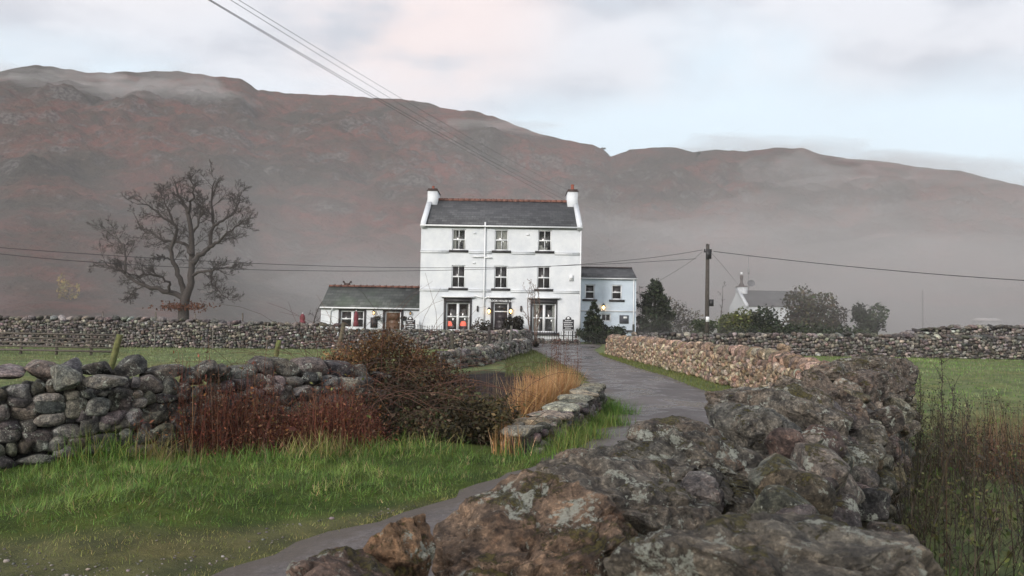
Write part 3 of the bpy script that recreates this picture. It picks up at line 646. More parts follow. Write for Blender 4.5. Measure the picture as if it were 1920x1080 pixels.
def window(root, r, y, depth=.14, bars=True, sill=None, glass=None, two=False, fw=.085, curtain=None, mid=.5, label=None, sillmat=None):
    x0, x1, z0, z1 = r; yf = y + depth - .06; mb = MB()
    mb.box((x0, yf, z0), (x0 + fw, yf + .08, z1)); mb.box((x1 - fw, yf, z0), (x1, yf + .08, z1))
    mb.box((x0 + fw, yf, z0), (x1 - fw, yf + .08, z0 + fw)); mb.box((x0 + fw, yf, z1 - fw), (x1 - fw, yf + .08, z1))
    zm = z0 + (z1 - z0) * mid
    if two:
        xm = (x0 + x1) / 2; q = .095
        mb.box((xm - q, yf - .01, z0 + fw), (xm + q, yf + .08, z1 - fw)); cells = ((x0 + fw, xm - q), (xm + q, x1 - fw))
    else: cells = ((x0 + fw, x1 - fw),)
    for a, b2 in cells:
        if mid: mb.box((a, yf + .012, zm - .048), (b2, yf + .07, zm + .048))
        if bars:
            c = (a + b2) / 2; mb.box((c - .022, yf + .03, z0 + fw), (c + .022, yf + .06, (zm - .048) if mid else z1 - fw))
            if mid: mb.box((c - .022, yf + .02, zm + .048), (c + .022, yf + .05, z1 - fw))
    w_ = mb.build('window', M_TRIMW, root, label=label)
    mb = MB()
    for a, b2 in cells: mb.box((a, yf + .06, z0 + fw), (b2, yf + .066, z1 - fw))
    mb.build('pane', glass or M_GLASS, w_)
    if sill:
        mb = MB(); mb.box((x0 - sill, y - .10, z0 - .16), (x1 + sill, y + depth - .07, z0 - .002)); mb.build('sill', sillmat or M_TRIMD, w_)
    if curtain:
        mb = MB()
        for a, b2, c, d in curtain:     # hanging folds just behind the glass
            n = 14; xs = np.linspace(x0 + (x1 - x0) * a, x0 + (x1 - x0) * b2, n); V = []
            for i, x in enumerate(xs): yy = yf + .13 + .03 * (i % 2); V += [(x, yy, z0 + (z1 - z0) * c), (x, yy, z0 + (z1 - z0) * d)]
            mb.add(V, [[2 * i, 2 * i + 2, 2 * i + 3, 2 * i + 1] for i in range(n - 1)])
        mb.build('curtain', M_CURT, w_)
    return w_
def lantern(root, x, y, z, s=.3, lit=4.0, name='wall_lantern'):
    mb = MB(); mb.box((x - .03, y - .20, z + .62 * s), (x + .03, y - .003, z + .72 * s)); mb.tube([(x, y - .16, z + .72 * s), (x, y - .18, z + 1.0 * s)], .012, 5)
    mb.tube_z((x, y - .2, z), [(.02 * s, -.72 * s), (.10 * s, -.60 * s), (.22 * s, -.55 * s)], 6, None)
    mb.tube_z((x, y - .2, z), [(.42 * s, .45 * s), (.30 * s, .62 * s), (.10 * s, .85 * s), (.03 * s, 1.0 * s)], 6, None)
    for k in range(6): a = k * math.pi / 3; mb.tube([(x + .21 * s * math.cos(a), y - .2 + .21 * s * math.sin(a), z - .55 * s), (x + .38 * s * math.cos(a), y - .2 + .38 * s * math.sin(a), z + .45 * s)], .012, 4)
    o = mb.build(name, M_BLACK, root)
    mb = MB(); mb.tube_z((x, y - .2, z), [(.06 * s, -.42 * s), (.26 * s, -.1 * s), (.28 * s, .15 * s), (.10 * s, .4 * s)], 8, None); mb.build('bulb', emit('lantern_glow', (1.0, .60, .22), lit), o, smooth=True); return o
def text_mesh(root, body, x, y, z, size, mt, name='lettering', spread=1.0):
    cu = bpy.data.curves.new(name, 'FONT'); cu.body = body; cu.size = size; cu.align_x = 'CENTER'; cu.align_y = 'CENTER'; cu.extrude = .006; cu.space_character = spread; cu.offset = .004
    o = bpy.data.objects.new(name + '_src', cu); COL.objects.link(o); bpy.context.view_layer.update()
    me = bpy.data.meshes.new_from_object(o.evaluated_get(bpy.context.evaluated_depsgraph_get())); bpy.data.objects.remove(o)
    me.materials.clear(); me.materials.append(mt); n = bpy.data.objects.new(name, me); COL.objects.link(n)
    n.rotation_euler = (R(90), 0, 0); n.location = np.array((x, y, z)) - (WL[root.name]); n.parent = root; return n
def gable_roof(mb, x0, x1, yf, yb, ze, zr, th=.12, over=.12):
    ym = (yf + yb) / 2; sl = (zr - ze) / (ym - yf)
    for s_, ya in ((1, yf), (-1, yb)):
        a = (ya - s_ * over, ze - sl * over)
        poly = [(x0, a[0], a[1]), (x0, ym, zr), (x0, ym, zr + th), (x0, a[0], a[1] + th)]
        mb.prism(poly if s_ > 0 else poly[::-1], (x1 - x0, 0, 0))

# ------------------------------------------------------------------ the inn
YI = 54.0; x0, ze = XZ(790, 424.5, YI); x1, _ = XZ(1090.5, 427, YI); ze = (ze + XZ(1090, 427, YI)[1]) / 2; zg = .30
inn = thing('inn', ((x0 + x1) / 2, YI, .43), 'tall white three storey inn with slate roof and dark window trims', 'building')
YB = YI + 8.6; ym = (YI + YB) / 2; zr = XZ(940, 379, ym)[1]
top = [((848, 429), (873, 469)), ((928, 430), (953, 470)), ((1009, 431), (1034, 471))]
mid_ = [((847, 497), (872, 540)), ((927, 498), (951.5, 541)), ((1007.5, 499), (1032, 542))]
wt = [rect(a, b2, YI) for a, b2 in top]; wm = [rect(a, b2, YI) for a, b2 in mid_]
gl_ = rect((836.5, 567), (880, 620.5), YI); gr_ = rect((998, 569), (1042, 623.5), YI); dr_ = rect((925.5, 567.5), (953, 626), YI)
mb = MB(); holes = wt + wm + [gl_, gr_, dr_]; facade(mb, x0, x1, zg, ze, YI, holes)
mb.quad((x1, YI, zg), (x1, YB, zg), (x1, YB, ze), (x1, ym, zr), (x1, YI, ze)); mb.quad((x0, YB, zg), (x0, YI, zg), (x0, YI, ze), (x0, ym, zr), (x0, YB, ze))
mb.quad((x1, YB, zg), (x0, YB, zg), (x0, YB, ze), (x1, YB, ze)); mb.build('wall', M_WHITE, inn)
for r in (gl_, gr_):
    mb = MB()      # the two rooms behind the big ground floor windows
    a, b2, c, d = r[0] - .6, r[1] + .6, r[2] - .5, r[3] + .4; y1, y2 = YI + .2, YI + 2.6
    mb.quad((a, y2, c), (b2, y2, c), (b2, y2, d), (a, y2, d)); mb.quad((a, y1, c), (a, y2, c), (a, y2, d), (a, y1, d)); mb.quad((b2, y1, c), (b2, y2, c), (b2, y2, d), (b2, y1, d)); mb.quad((a, y1, c), (b2, y1, c), (b2, y2, c), (a, y2, c)); mb.quad((a, y1, d), (b2, y1, d), (b2, y2, d), (a, y2, d)); mb.build('room', M_ROOM, inn)
mb = MB(); gable_roof(mb, x0 + .3, x1 - .3, YI, YB, ze, zr, .14, .16); rf = mb.build('roof', M_SLATE, inn)
mb = MB(); n = 24; xa, xb = x0 + .7, x1 - .7
for i in range(n):
    a = xa + (xb - xa) * i / n; b2 = xa + (xb - xa) * (i + 1) / n - .012
    mb.prism([(a, ym - .26, zr + .02), (a, ym - .05, zr + .24), (a, ym + .05, zr + .24), (a, ym + .26, zr + .02)], (b2 - a, 0, 0))
mb.build('ridge_tiles', M_RIDGE, rf)
for xa, xb in ((x0 - .03, x0 + .33), (x1 - .33, x1 + .03)):     # raised white gable copings
    mb = MB()
    for s_, ya in ((1, YI - .2), (-1, YB + .2)):
        sl = (zr - ze) / (ym - YI); a = (ya, ze - sl * .2); poly = [(xa, a[0], a[1] - .05), (xa, ym, zr - .05), (xa, ym, zr + .36), (xa, a[0], a[1] + .36)]
        mb.prism(poly if s_ > 0 else poly[::-1], (xb - xa, 0, 0))
    mb.build('gable_coping', M_WHITE, inn)
def chimney(root, xa, xb, ya, yb, za, zb, pots, potr=.15, poth=.5, mw=M_WHITE, cap=.3):
    mb = MB(); mb.box((xa, ya, za), (xb, yb, zb)); ch = mb.build('chimney', mw, root)
    mb = MB(); mb.box((xa - .05, ya - .05, zb + .001), (xb + .05, yb + .05, zb + cap * .4)); mb.box((xa + .02, ya + .02, zb + cap * .4), (xb - .02, yb - .02, zb + cap)); mb.build('chimney_cap', M_BRICK, ch)
    for py_ in pots:
        mb = MB(); mb.tube_z(((xa + xb) / 2, py_, zb + cap), [(potr, -.02), (potr * .95, poth * .25), (potr * .75, poth * .8), (potr * .95, poth * .86), (potr * .95, poth)], 10, None); mb.build('chimney_pot', M_POT, ch, smooth=True)
xa, zt = XZ(806, 357, ym - .9); chimney(inn, x0 + .02, x0 + .78, ym - 1.0, ym + 1.0, zr - 1.0, zt - .05, [ym - .5, ym + .4], .11, .26, cap=.2)
zt2 = XZ(1080, 360, ym - .9)[1]; chimney(inn, x1 - .80, x1 - .02, ym - 1.0, ym + 1.0, zr - 1.0, zt2, [ym - .6], .14, .42, cap=.2)
for ya_, yb_, xo in ((470.3, 475.6, 0), (542, 547.3, 0)):
    z = (XZ(790, ya_, YI)[1] + XZ(1091, yb_, YI)[1]) / 2; mb = MB(); xs = [x0 - .02] ; ws = wt if ya_ < 500 else wm
    for r in ws: xs += [r[0] - .21, r[1] + .21]
    xs.append(x1 + .02)
    for i in range(0, len(xs), 2): mb.box((xs[i], YI - .06, z - .13), (xs[i + 1], YI + .02, z + .02)); mb.box((xs[i], YI - .09, z + .02), (xs[i + 1], YI + .02, z + .06))
    mb.build('string_course', M_WHITE, inn)
cur = [[(.06, .30, .06, .94), (.8, .95, .06, .5)], [(.06, .48, .05, .95), (.52, .94, .05, .95)], [(.06, .34, .05, .28), (.3, .7, .05, .18)]]
for i, r in enumerate(wt): window(inn, r, YI, sill=.20, glass=M_CLEAR, curtain=cur[i])
for i, r in enumerate(wm): window(inn, r, YI, sill=.20)
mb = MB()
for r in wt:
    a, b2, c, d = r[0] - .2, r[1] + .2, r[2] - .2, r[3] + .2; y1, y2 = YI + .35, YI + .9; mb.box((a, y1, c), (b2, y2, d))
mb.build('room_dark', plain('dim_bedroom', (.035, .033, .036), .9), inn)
def surround(root, r, outer, y, sidew=None):
    """charcoal pilasters, a deep head and a white topped cornice round an opening"""
    X0, X1, Z0, Z1 = outer; mb = MB(); yf = y - .07
    mb.box((X0, yf, Z0), (r[0] - .0, y + .03, Z1)); mb.box((r[1], yf, Z0), (X1, y + .03, Z1)); mb.box((r[0], yf, r[3]), (r[1], y + .03, Z1))
    mb.box((X0 - .10, y - .16, Z1 + .001), (X1 + .10, y + .02, Z1 + .06)); o = mb.build('window_surround', M_TRIMD, root)
    mb = MB(); mb.box((X0 - .2, y - .24, Z1 + .061), (X1 + .2, y + .02, Z1 + .15)); mb.build('cornice', M_TRIMW, o); return o
o1 = surround(inn, gl_, rect((832.5, 559), (883.5, 621.5), YI), YI); o2 = surround(inn, gr_, rect((994.5, 561), (1044, 626), YI), YI)
mb = MB(); mb.box((gr_[0] - .2, YI - .2, gr_[2] - .20), (gr_[1] + .2, YI + .05, gr_[2] - .002)); mb.build('sill', M_TRIMD, o2)
mb = MB(); mb.box((gl_[0] - .2, YI - .2, gl_[2] - .20), (gl_[1] + .2, YI + .05, gl_[2] - .002)); mb.build('sill', M_TRIMD, o1)
window(inn, gl_, YI, two=True, bars=False, glass=M_CLEAR, mid=.5, curtain=[(.03, .09, .03, .96), (.90, .97, .03, .96)])
window(inn, gr_, YI, two=True, bars=False, glass=M_CLEAR, mid=.5, curtain=[(.04, .30, .03, .97), (.84, .97, .03, .97)])
od = surround(inn, dr_, rect((920.5, 560), (957.5, 626), YI), YI); od.name = 'door_surround'
mb = MB(); x_, X_, z_, Z_ = dr_; q = .09; yf = YI + .06
mb.box((x_, yf, z_), (x_ + q, yf + .08, Z_)); mb.box((X_ - q, yf, z_), (X_, yf + .08, Z_)); mb.box((x_ + q, yf, Z_ - q), (X_ - q, yf + .08, Z_)); zz = z_ + (Z_ - z_) * .70; mb.box((x_ + q, yf, zz), (X_ - q, yf + .08, zz + .08)); mb.build('door_frame', M_TRIMW, inn)
mb = MB(); mb.box((x_ + q, yf + .04, z_), (X_ - q, yf + .09, zz)); mb.box((x_ + q + .12, yf + .025, z_ + .15), (X_ - q - .12, yf + .04, z_ + .75)); mb.box((x_ + q + .12, yf + .025, z_ + .95), (X_ - q - .12, yf + .04, zz - .12)); dd = mb.build('door', plain('dark_door_paint', (.03, .025, .028), .45, .15), inn)
mb = MB(); mb.tube_z((X_ - q - .09, yf + .01, z_ + 1.0), [(.03, -.03), (.04, 0), (.03, .03)], 8, None); mb.build('handle', plain('brass', (.5, .36, .14), .35, .1, metal=1), dd)
mb = MB(); mb.box((x_ + q, yf + .05, zz + .08), (X_ - q, yf + .06, Z_ - q)); mb.build('fanlight', M_GLASS, inn)
tx_, tz_ = XZ(939, 564.5, YI); text_mesh(inn, 'BROOK HOUSE INN', tx_, YI - .075, tz_, .205, M_TRIMW, 'lettering', 1.0)
for px in (917, 957.5): a, c = XZ(px, 584, YI); lantern(inn, a, YI - .075 if 920 < px < 957 else YI, c, .34, 5.0)
mb = MB(); a, c = XZ(910, 417, YI); zb_ = XZ(910, 560, YI)[1]; zc = XZ(910, 482, YI)[1]; z5 = XZ(910, 556, YI)[1]
pl = lambda *p, r=.055: mb.tube(p, r, 8)
pl((a, YI - .12, .5), (a, YI - .12, c)); 
xl_, zl_ = XZ(886, 481, YI); xr_, zr_ = XZ(922, 483.5, YI); pl((xl_, YI - .11, zl_), (a, YI - .11, zc)); pl((a, YI - .11, zc - .03), (xr_, YI - .11, zr_))
xl_, zl_ = XZ(889, 554, YI); xr_, zr_ = XZ(919, 555, YI); pl((xl_, YI - .11, zl_), (a - .0, YI - .11, z5 - .12)); pl((a, YI - .11, z5 - .14), (xr_, YI - .11, zr_))
mb.build('drainpipe', M_TRIMW, inn, smooth=True)
mb = MB(); mb.box((x0 - .06, YI - .26, ze - .04), (x1 + .06, YI - .14, ze + .07)); mb.tube([(x1 - .05, YI - .12, ze - .02), (x1 - .05, YI - .10, zg + .1)], .045, 8); mb.build('gutter', M_TRIMW, inn)
a, c = XZ(1071, 521, YI); mb = MB(); mb.box((a - .15, YI - .10, c - .21), (a + .15, YI - .003, c + .21)); mb.box((a - .10, YI - .125, c - .10), (a + .10, YI - .10, c + .16)); mb.build('alarm_box', M_TRIMW, inn)
for px, py in ((895.5, 579), (977, 579)): a, c = XZ(px, py, YI); mb = MB(); mb.tube_z((a, YI - .06, c), [(.03, -.22), (.07, -.16), (.07, .16), (.03, .22)], 8, None); mb.build('wall_light', M_BLACK, inn)
for px, py in ((890, 437), (889, 493), (990, 440)): a, c = XZ(px, py, YI); mb = MB(); mb.box((a - .1, YI - .05, c - .06), (a + .1, YI - .003, c + .05)); mb.build('vent', M_WHITE, inn)
mb = MB(); a, b2, c, d = rect((893, 612), (945, 640), YI - .5); mb.box((dr_[0] - .5, YI - .9, .25), (dr_[1] + .5, YI - .003, dr_[2] - .02)); mb.build('door_step', M_SLAB, inn)
# red shaded lamps on the window sill inside
for i, px in enumerate((842, 868.5)):
    a, c = XZ(px, 607, YI + .45); lp = thing('table_lamp', (a, YI + .45, c - .35), 'red shaded table lamp in the inn window, nearer the ' + ('extension' if i == 0 else 'front door'), 'lamp')
    mb = MB(); mb.tube_z((a, YI + .45, c), [(.24, -.17), (.23, -.02), (.17, .14), (.12, .19)], 14, None); mb.build('lamp_shade', emit('red_lamp_shade', (1.0, .16, .09), .85), lp, smooth=True)
    mb = MB(); mb.tube_z((a, YI + .45, c), [(.09, -.42), (.08, -.38), (.02, -.34), (.02, -.17)], 10, None); mb.build('lamp_base', M_BRICK, lp, smooth=True)

# ------------------------------------------------------------------ low extension at the inn's gable
YE = 55.2; e0, eze = XZ(602, 577, YE); e1 = x0 - .01; eyb = YE + 5.2; eym = (YE + eyb) / 2; ezr = XZ(700, 540, eym)[1]
ext = thing('inn_extension', ((e0 + e1) / 2, YE, .43), 'low white extension with mossy slate roof joined to the tall inn', 'building')
wE = rect((639, 582), (682, 615), YE); dE = rect((722.5, 584), (751, 630), YE)
mb = MB(); facade(mb, e0, e1, .3, eze, YE, [wE, dE]); mb.quad((e0, eyb, .3), (e0, YE, .3), (e0, YE, eze), (e0, eym, ezr), (e0, eyb, eze)); mb.quad((e1, eyb, .3), (e0, eyb, .3), (e0, eyb, eze), (e1, eyb, eze)); mb.build('wall', M_WHITE, ext)
mb = MB(); gable_roof(mb, e0 - .08, e1, YE, eyb, eze, ezr, .11, .14); rf = mb.build('roof', M_SLATE2, ext)
mb = MB(); n = 15; xa = e0 - .08
for i in range(n):
    a = xa + (e1 - xa) * i / n; b2 = xa + (e1 - xa) * (i + 1) / n - .03; q = np.array([(a, eym - .17, ezr + .06), (a, eym - .05, ezr + .2), (a, eym + .05, ezr + .2), (a, eym + .17, ezr + .06)]); mb.prism(q, (b2 - a, 0, 0)); mb.box((b2 - .07, eym - .06, ezr + .18), (b2, eym + .06, ezr + .25))
mb.build('ridge_tiles', M_RIDGE, rf)
window(ext, wE, YE, two=True, bars=False, mid=.52); 
def casing(root, r, w_, y):
    mb = MB(); mb.box((r[0] - w_, y - .06, r[2] - .1), (r[0], y + .03, r[3] + w_)); mb.box((r[1], y - .06, r[2] - .1), (r[1] + w_, y + .03, r[3] + w_)); mb.box((r[0], y - .06, r[3]), (r[1], y + .03, r[3] + w_)); return mb.build('casing', M_TRIMD, root)
casing(ext, wE, .15, YE); casing(ext, dE, .17, YE)
a, b2, c, d = dE; mb = MB(); q = .07; mb.box((a, YE + .04, c), (a + q, YE + .13, d)); mb.box((b2 - q, YE + .04, c), (b2, YE + .13, d)); mb.box((a + q, YE + .04, d - q), (b2 - q, YE + .13, d)); mb.build('door_frame', M_TRIMW, ext)
mb = MB(); mb.box((a + q, YE + .07, c), (b2 - q, YE + .12, d - q)); 
for k in range(2): mb.box((a + q + .1, YE + .055, c + .2 + k * .95), (b2 - q - .1, YE + .07, c + .95 + k * .85))
de = mb.build('door', M_PINE, ext); mb = MB(); mb.tube_z((b2 - q - .08, YE + .05, c + 1.0), [(.03, -.04), (.03, .04)], 8, None); mb.build('handle', M_TRIMW, de)
mb = MB(); mb.box((e0 - .05, YE - .26, eze - .03), (e1, YE - .15, eze + .07)); xa, za = XZ(624, 577.5, YE); xb, zb_ = XZ(620, 583, YE); mb.tube([(xa, YE - .2, eze), (xa, YE - .18, za - .1), (xb, YE - .06, zb_), (xb, YE - .06, .5)], .04, 8); mb.build('gutter', M_TRIMW, ext)
a, c = XZ(701.5, 587, YE); lantern(ext, a, YE, c, .24, 3.0); a, c = XZ(770, 588, YE); lantern(ext, a, YE, c, .2, .15)
a, b2, c, d = rect((695, 595), (707.5, 614.5), YE); mb = MB(); mb.box((a, YE - .06, c), (b2, YE - .003, d)); nb_ = mb.build('notice_board', M_TRIMD, ext)
for px, py in ((708, 595), (757, 596)):
    a, c = XZ(px, py, YE - .4); hb = thing('hanging_basket', (a, YE - .4, c - .2), 'dark hanging basket on a bracket ' + ('beside the black notice board' if px < 720 else 'between the extension door and arched sign'), 'hanging basket')
    mb = MB(); mb.tube_z((a, YE - .4, c - .1), [(.06, -.14), (.2, -.05), (.25, .04)], 12, None); mb.build('basket', M_BLACK, hb, smooth=True)
    mb = MB(); ga = np.random.default_rng(px); q = ga.normal(size=(170, 3)) * (.14, .14, .06) + (a, YE - .4, c + .0); leaves(mb, q, .05, pick([(.03, .04, .02), (.05, .03, .025)], 170, ga), g=ga); mb.build('plant', LEAF, hb)
    mb = MB(); mb.tube([(a, YE - .01, c + .75), (a, YE - .42, c + .72)], .015, 5); 
    for k in (-.22, .22): mb.tube([(a, YE - .4, c + .72), (a + k, YE - .4, c - .06)], .008, 4)
    mb.build('bracket', M_BLACK, hb)
# a figure-of-eight finial riding the ridge
a, c = XZ(651, 532.5, eym); fi = MB(); fi.box((a - .03, eym - .03, ezr + .15), (a + .03, eym + .03, c - .02)); fi.box((a - .24, eym - .04, c - .06), (a + .24, eym + .04, c + .06))
for s_ in (-1, 1): fi.prism([(a + s_ * .2, eym - .03, c), (a + s_ * .32, eym - .03, c + .2), (a + s_ * .26, eym - .03, c + .24), (a + s_ * .12, eym - .03, c + .06)], (0, .06, 0)); fi.prism([(a + s_ * .2, eym - .03, c), (a + s_ * .32, eym - .03, c - .17), (a + s_ * .26, eym - .03, c - .2), (a + s_ * .12, eym - .03, c - .06)], (0, .06, 0))
for s_ in (-1, 1): fi.tube_z((a + s_ * .28, eym, c), [(.07, .10), (.09, .17), (.05, .24)], 8, None)
fi.build('ridge_ornament', M_BRICK, ext)

# ------------------------------------------------------------------ arched pub signs
def pub_sign(px0, py0, px1, py1, Y, post, label, rows):
    a, b2, c, d = rect((px0, py0), (px1, py1), Y); r = thing('pub_sign', ((a + b2) / 2, Y, c - post), label, 'sign'); xm = (a + b2) / 2; w_ = (b2 - a) / 2; n = 14; hs = d - (d - c) * .22
    arc = [(xm + w_ * .55 * math.cos(k), Y, hs + (d - hs) * math.sin(k)) for k in np.linspace(0, math.pi, n)]
    poly = [(a, Y, c), (b2, Y, c), (b2, Y, hs), *arc, (a, Y, hs)]
    mb = MB(); mb.prism(poly, (0, .06, 0)); mb.build('board', M_TRIMD, r)
    mb = MB(); e = [(xm + w_ * .26 * math.cos(k), Y - .012, hs + (d - hs) * .42 + w_ * .20 * math.sin(k)) for k in np.linspace(0, 2 * math.pi, 18, endpoint=False)]; mb.prism(e, (0, .011, 0)); mb.build('emblem', M_TRIMW, r)
    mb = MB(); gs = np.random.default_rng(int(px0))
    for k, wd in enumerate(rows):
        z = hs - (hs - c) * (.09 + .84 * k / max(len(rows) - 1, 1)); x = xm - w_ * wd
        while x < xm + w_ * wd - .03: l = gs.uniform(.03, .08); mb.box((x, Y - .010, z - .030), (min(x + l, xm + w_ * wd), Y - .001, z + .030)); x += l + .022
    mb.build('lettering', M_TRIMW, r)
    mb = MB()
    for s_ in ((-.8, .8) if post > .9 else (0,)): mb.box((xm + s_ * w_ - .04, Y + .061, c - post), (xm + s_ * w_ + .04, Y + .13, hs))
    mb.build('post', M_BLACK, r); return r
pub_sign(760.5, 593, 778, 622, 53.2, .8, 'black arched pub sign with white lettering near the extension door', [.75, .5, .8, .8, .5, .7])
pub_sign(1055.5, 593, 1076, 620.5, 52.4, .95, 'black arched pub sign with white lettering behind railings at the inn corner', [.55, .85, .75, .8, .6, .9])

# ------------------------------------------------------------------ side wing on the right
YW = 58.0; w0 = XZ(1090, 520, YW)[0]; w1, wze = XZ(1193, 524, YW); wyb = YW + 5.0; wym = (YW + wyb) / 2; wzr = XZ(1140, 504.5, wym)[1]
wing = thing('inn_side_wing', ((w0 + w1) / 2, YW, .43), 'two storey white side wing, tinted bluish for mist and shade, set back behind dark conifers', 'building')
wa = [rect((1097, 533), (1115, 561), YW), rect((1147, 534), (1166, 562), YW), rect((1127, 588), (1145.5, 603), YW)]
mb = MB(); facade(mb, w0 - .4, w1, .3, wze, YW, wa); mb.quad((w1, YW, .3), (w1, wyb, .3), (w1, wyb, wze), (w1, wym, wzr), (w1, YW, wze)); mb.quad((w0, wyb, .3), (w1, wyb, .3), (w1, wyb, wze), (w0, wyb, wze)); mb.quad((w0 - .4, wyb, .3), (w0 - .4, YW, .3), (w0 - .4, YW, wze), (w0 - .4, wym, wzr), (w0 - .4, wyb, wze)); mb.build('wall', M_MISTY, wing)
mb = MB(); gable_roof(mb, w0 - .4, w1 + .06, YW, wyb, wze, wzr, .10, .12); rf = mb.build('roof', M_SLATE, wing); mb = MB(); mb.box((w0 - .4, wym - .1, wzr + .09), (w1 + .06, wym + .1, wzr + .17)); mb.build('ridge_tiles', M_BRICK, rf)
window(wing, wa[0], YW, bars=False, sill=.2); window(wing, wa[1], YW, bars=False, sill=.2); window(wing, wa[2], YW, bars=True, mid=0)
z = XZ(1120, 583, YW)[1]; mb = MB(); mb.box((w0 - .4, YW - .05, z - .05), (w1 + .02, YW + .02, z + .06)); mb.build('string_course', M_WHITE, wing)
mb = MB(); mb.box((w0 - .4, YW - .22, wze - .03), (w1 + .05, YW - .13, wze + .06)); q = XZ(1188, 540, YW)[0]; mb.tube([(q, YW - .1, wze), (q, YW - .08, .5)], .045, 8); mb.build('gutter', M_TRIMW, wing)
a, c = XZ(1131, 577, YW); lantern(wing, a, YW, c, .36, 6.0)
a, b2, c, d = rect((1161.5, 591), (1178.5, 607), YW); mb = MB(); mb.box((a, YW - .05, c), (b2, YW - .003, d)); nb_ = mb.build('notice_board', plain('slate_blue_board', (.05, .055, .07), .6), wing); mb = MB(); mb.box((a + .3, YW - .056, c + .40), (b2 - .12, YW - .051, d - .1)); mb.build('notice', M_TRIMW, nb_)
a, b2, c, d = rect((1173, 619), (1186, 622), YW - .3); mb = MB(); mb.box((a, YW - .3, c), (b2, YW - .02, d)); mb.build('ledge', M_TRIMD, wing)
a, c = XZ(1188, 610, 50); sp_ = MB(); sp_.box((a - .07, 50 - .05, .4), (a + .07, 50 + .05, XZ(1188, 608, 50)[1])); sp_.box((a - .35, 50 - .02, 1.0), (a - .07, 50 + .02, 1.12)); o = sp_.build('gate_post', plain('dark_green_paint', (.03, .035, .03), .6), None); rebase(o, (a, 50, .4)); tag(o, 'dark green gate post before the side wing, past the end of the tan wall', 'post')

# ------------------------------------------------------------------ cottage in the mist
YC = 74.0; c0 = XZ(1398, 575, YC)[0]; c1 = XZ(1545, 575, YC)[0]; cze = XZ(1440, 574, YC)[1]; cyb = YC + 5.5; cym = (YC + cyb) / 2; czr = XZ(1450, 547, cym)[1]; czg = float(gz(c0, YC)) - .2
cot = thing('cottage', ((c0 + c1) / 2, YC, czg), 'white slate-roofed cottage half hidden by bushes in the mist', 'building')
cw = rect((1462, 578), (1468, 590), YC)
mb = MB(); facade(mb, c0, c1, czg, cze, YC, [cw]); mb.quad((c0, cyb, czg), (c0, YC, czg), (c0, YC, cze), (c0, cym, czr), (c0, cyb, cze)); mb.quad((c1, YC, czg), (c1, cyb, czg), (c1, cyb, cze), (c1, cym, czr), (c1, YC, cze)); mb.quad((c1, cyb, czg), (c0, cyb, czg), (c0, cyb, cze), (c1, cyb, cze)); mb.build('wall', M_WHITE, cot)
window(cot, cw, YC, bars=False)
mb = MB(); gable_roof(mb, c0 + .25, c1, YC, cyb, cze, czr, .1, .12); mb.build('roof', M_SLATE, cot)
mb = MB(); sl = (czr - cze) / (cym - YC); poly = [(c0 - .05, YC - .15, cze - .2), (c0 - .05, cym, czr - .05), (c0 - .05, cym, czr + .25), (c0 - .05, YC - .15, cze + .12)]; mb.prism(poly, (.3, 0, 0)); mb.build('gable_coping', M_WHITE, cot)
xa, zb_ = XZ(1386.5, 538, cym - .6); xb, _ = XZ(1401, 538, cym - .6); chimney(cot, xa, xb, cym - .7, cym + .7, czr - .9, zb_, [], cap=.12)
xm = (xa + xb) / 2; mb = MB(); zt = XZ(1393, 510, cym)[1]; mb.tube_z((xm, cym, zb_ + .12), [(.34, -.01), (.15, .35), (.12, .7)], 10, None); mb.tube_z((xm, cym, zb_ + .82), [(.17, 0), (.17, zt - zb_ - 1.15)], 10, None); mb.build('chimney_pot', M_BRICK, cot, smooth=True)
mb = MB(); mb.tube_z((xm, cym, zt - .3), [(.12, 0), (.12, .28)], 10, None); mb.build('chimney_cowl', M_TRIMW, cot)
a, c = XZ(1408.5, 531, cym + .5); mb = MB(); mb.tube([(a - .5, cym + .5, czr - .3), (a - .1, cym + .5, c - .1)], .03, 6)
pr = [(0, .12), (.2, .10), (.36, .03), (.40, -.02)]; n = 16; V = [(a + r_ * math.cos(k), cym + .5 + h_ * .8 + .1 * math.sin(k) * r_, c + r_ * .85 * math.sin(k)) for r_, h_ in pr[1:] for k in np.linspace(0, 2 * math.pi, n, endpoint=False)]
mb.add(V + [(a, cym + .6, c)], [[[i * n + k, i * n + (k + 1) % n, (i + 1) * n + (k + 1) % n, (i + 1) * n + k] for i in range(2) for k in range(n)], [[3 * n, (k + 1) % n, k] for k in range(n)]]); mb.build('satellite_dish', plain('grey_dish', (.10, .105, .12), .6), cot)
mb = MB(); a, z = XZ(1403.5, 478, cym + .8); mb.tube([(a, cym + .8, czr - .2), (a, cym + .8, z)], .025, 5); mb.tube([(a - .35, cym + .8, z - .15), (a + .35, cym + .8, z - .15)], .015, 4)
for k in range(6): mb.tube([(a - .3 + k * .12, cym + .6, z - .15), (a - .3 + k * .12, cym + 1.0, z - .15)], .01, 4)
mb.box((a - .08, cym + .74, z - 2.0), (a + .08, cym + .86, z - 1.4)); mb.build('aerial', plain('grey_aerial', (.2, .2, .21), .5), cot)
# low pale roof far out in the pasture
Ys = 120; a, b2, c, d = rect((1833, 597), (1866, 602), Ys); r = thing('distant_shed', ((a + b2) / 2, Ys, float(gz((a + b2) / 2, Ys))), 'low pale roofed shed far off in the mist beyond the higher field wall', 'shed')
mb = MB(); mb.prism([(a - .3, Ys - 1.6, c), (a - .3, Ys, d + .1), (a - .3, Ys + 1.6, c)], (b2 - a + .6, 0, 0)); mb.build('roof', plain('pale_roof_sheet', (.6, .56, .55), .6), r); mb = MB(); mb.box((a, Ys - 1.4, float(gz(a, Ys)) - .3), (b2, Ys + 1.4, c)); mb.build('wall', plain('grey_shed_wall', (.3, .3, .3), .8), r)

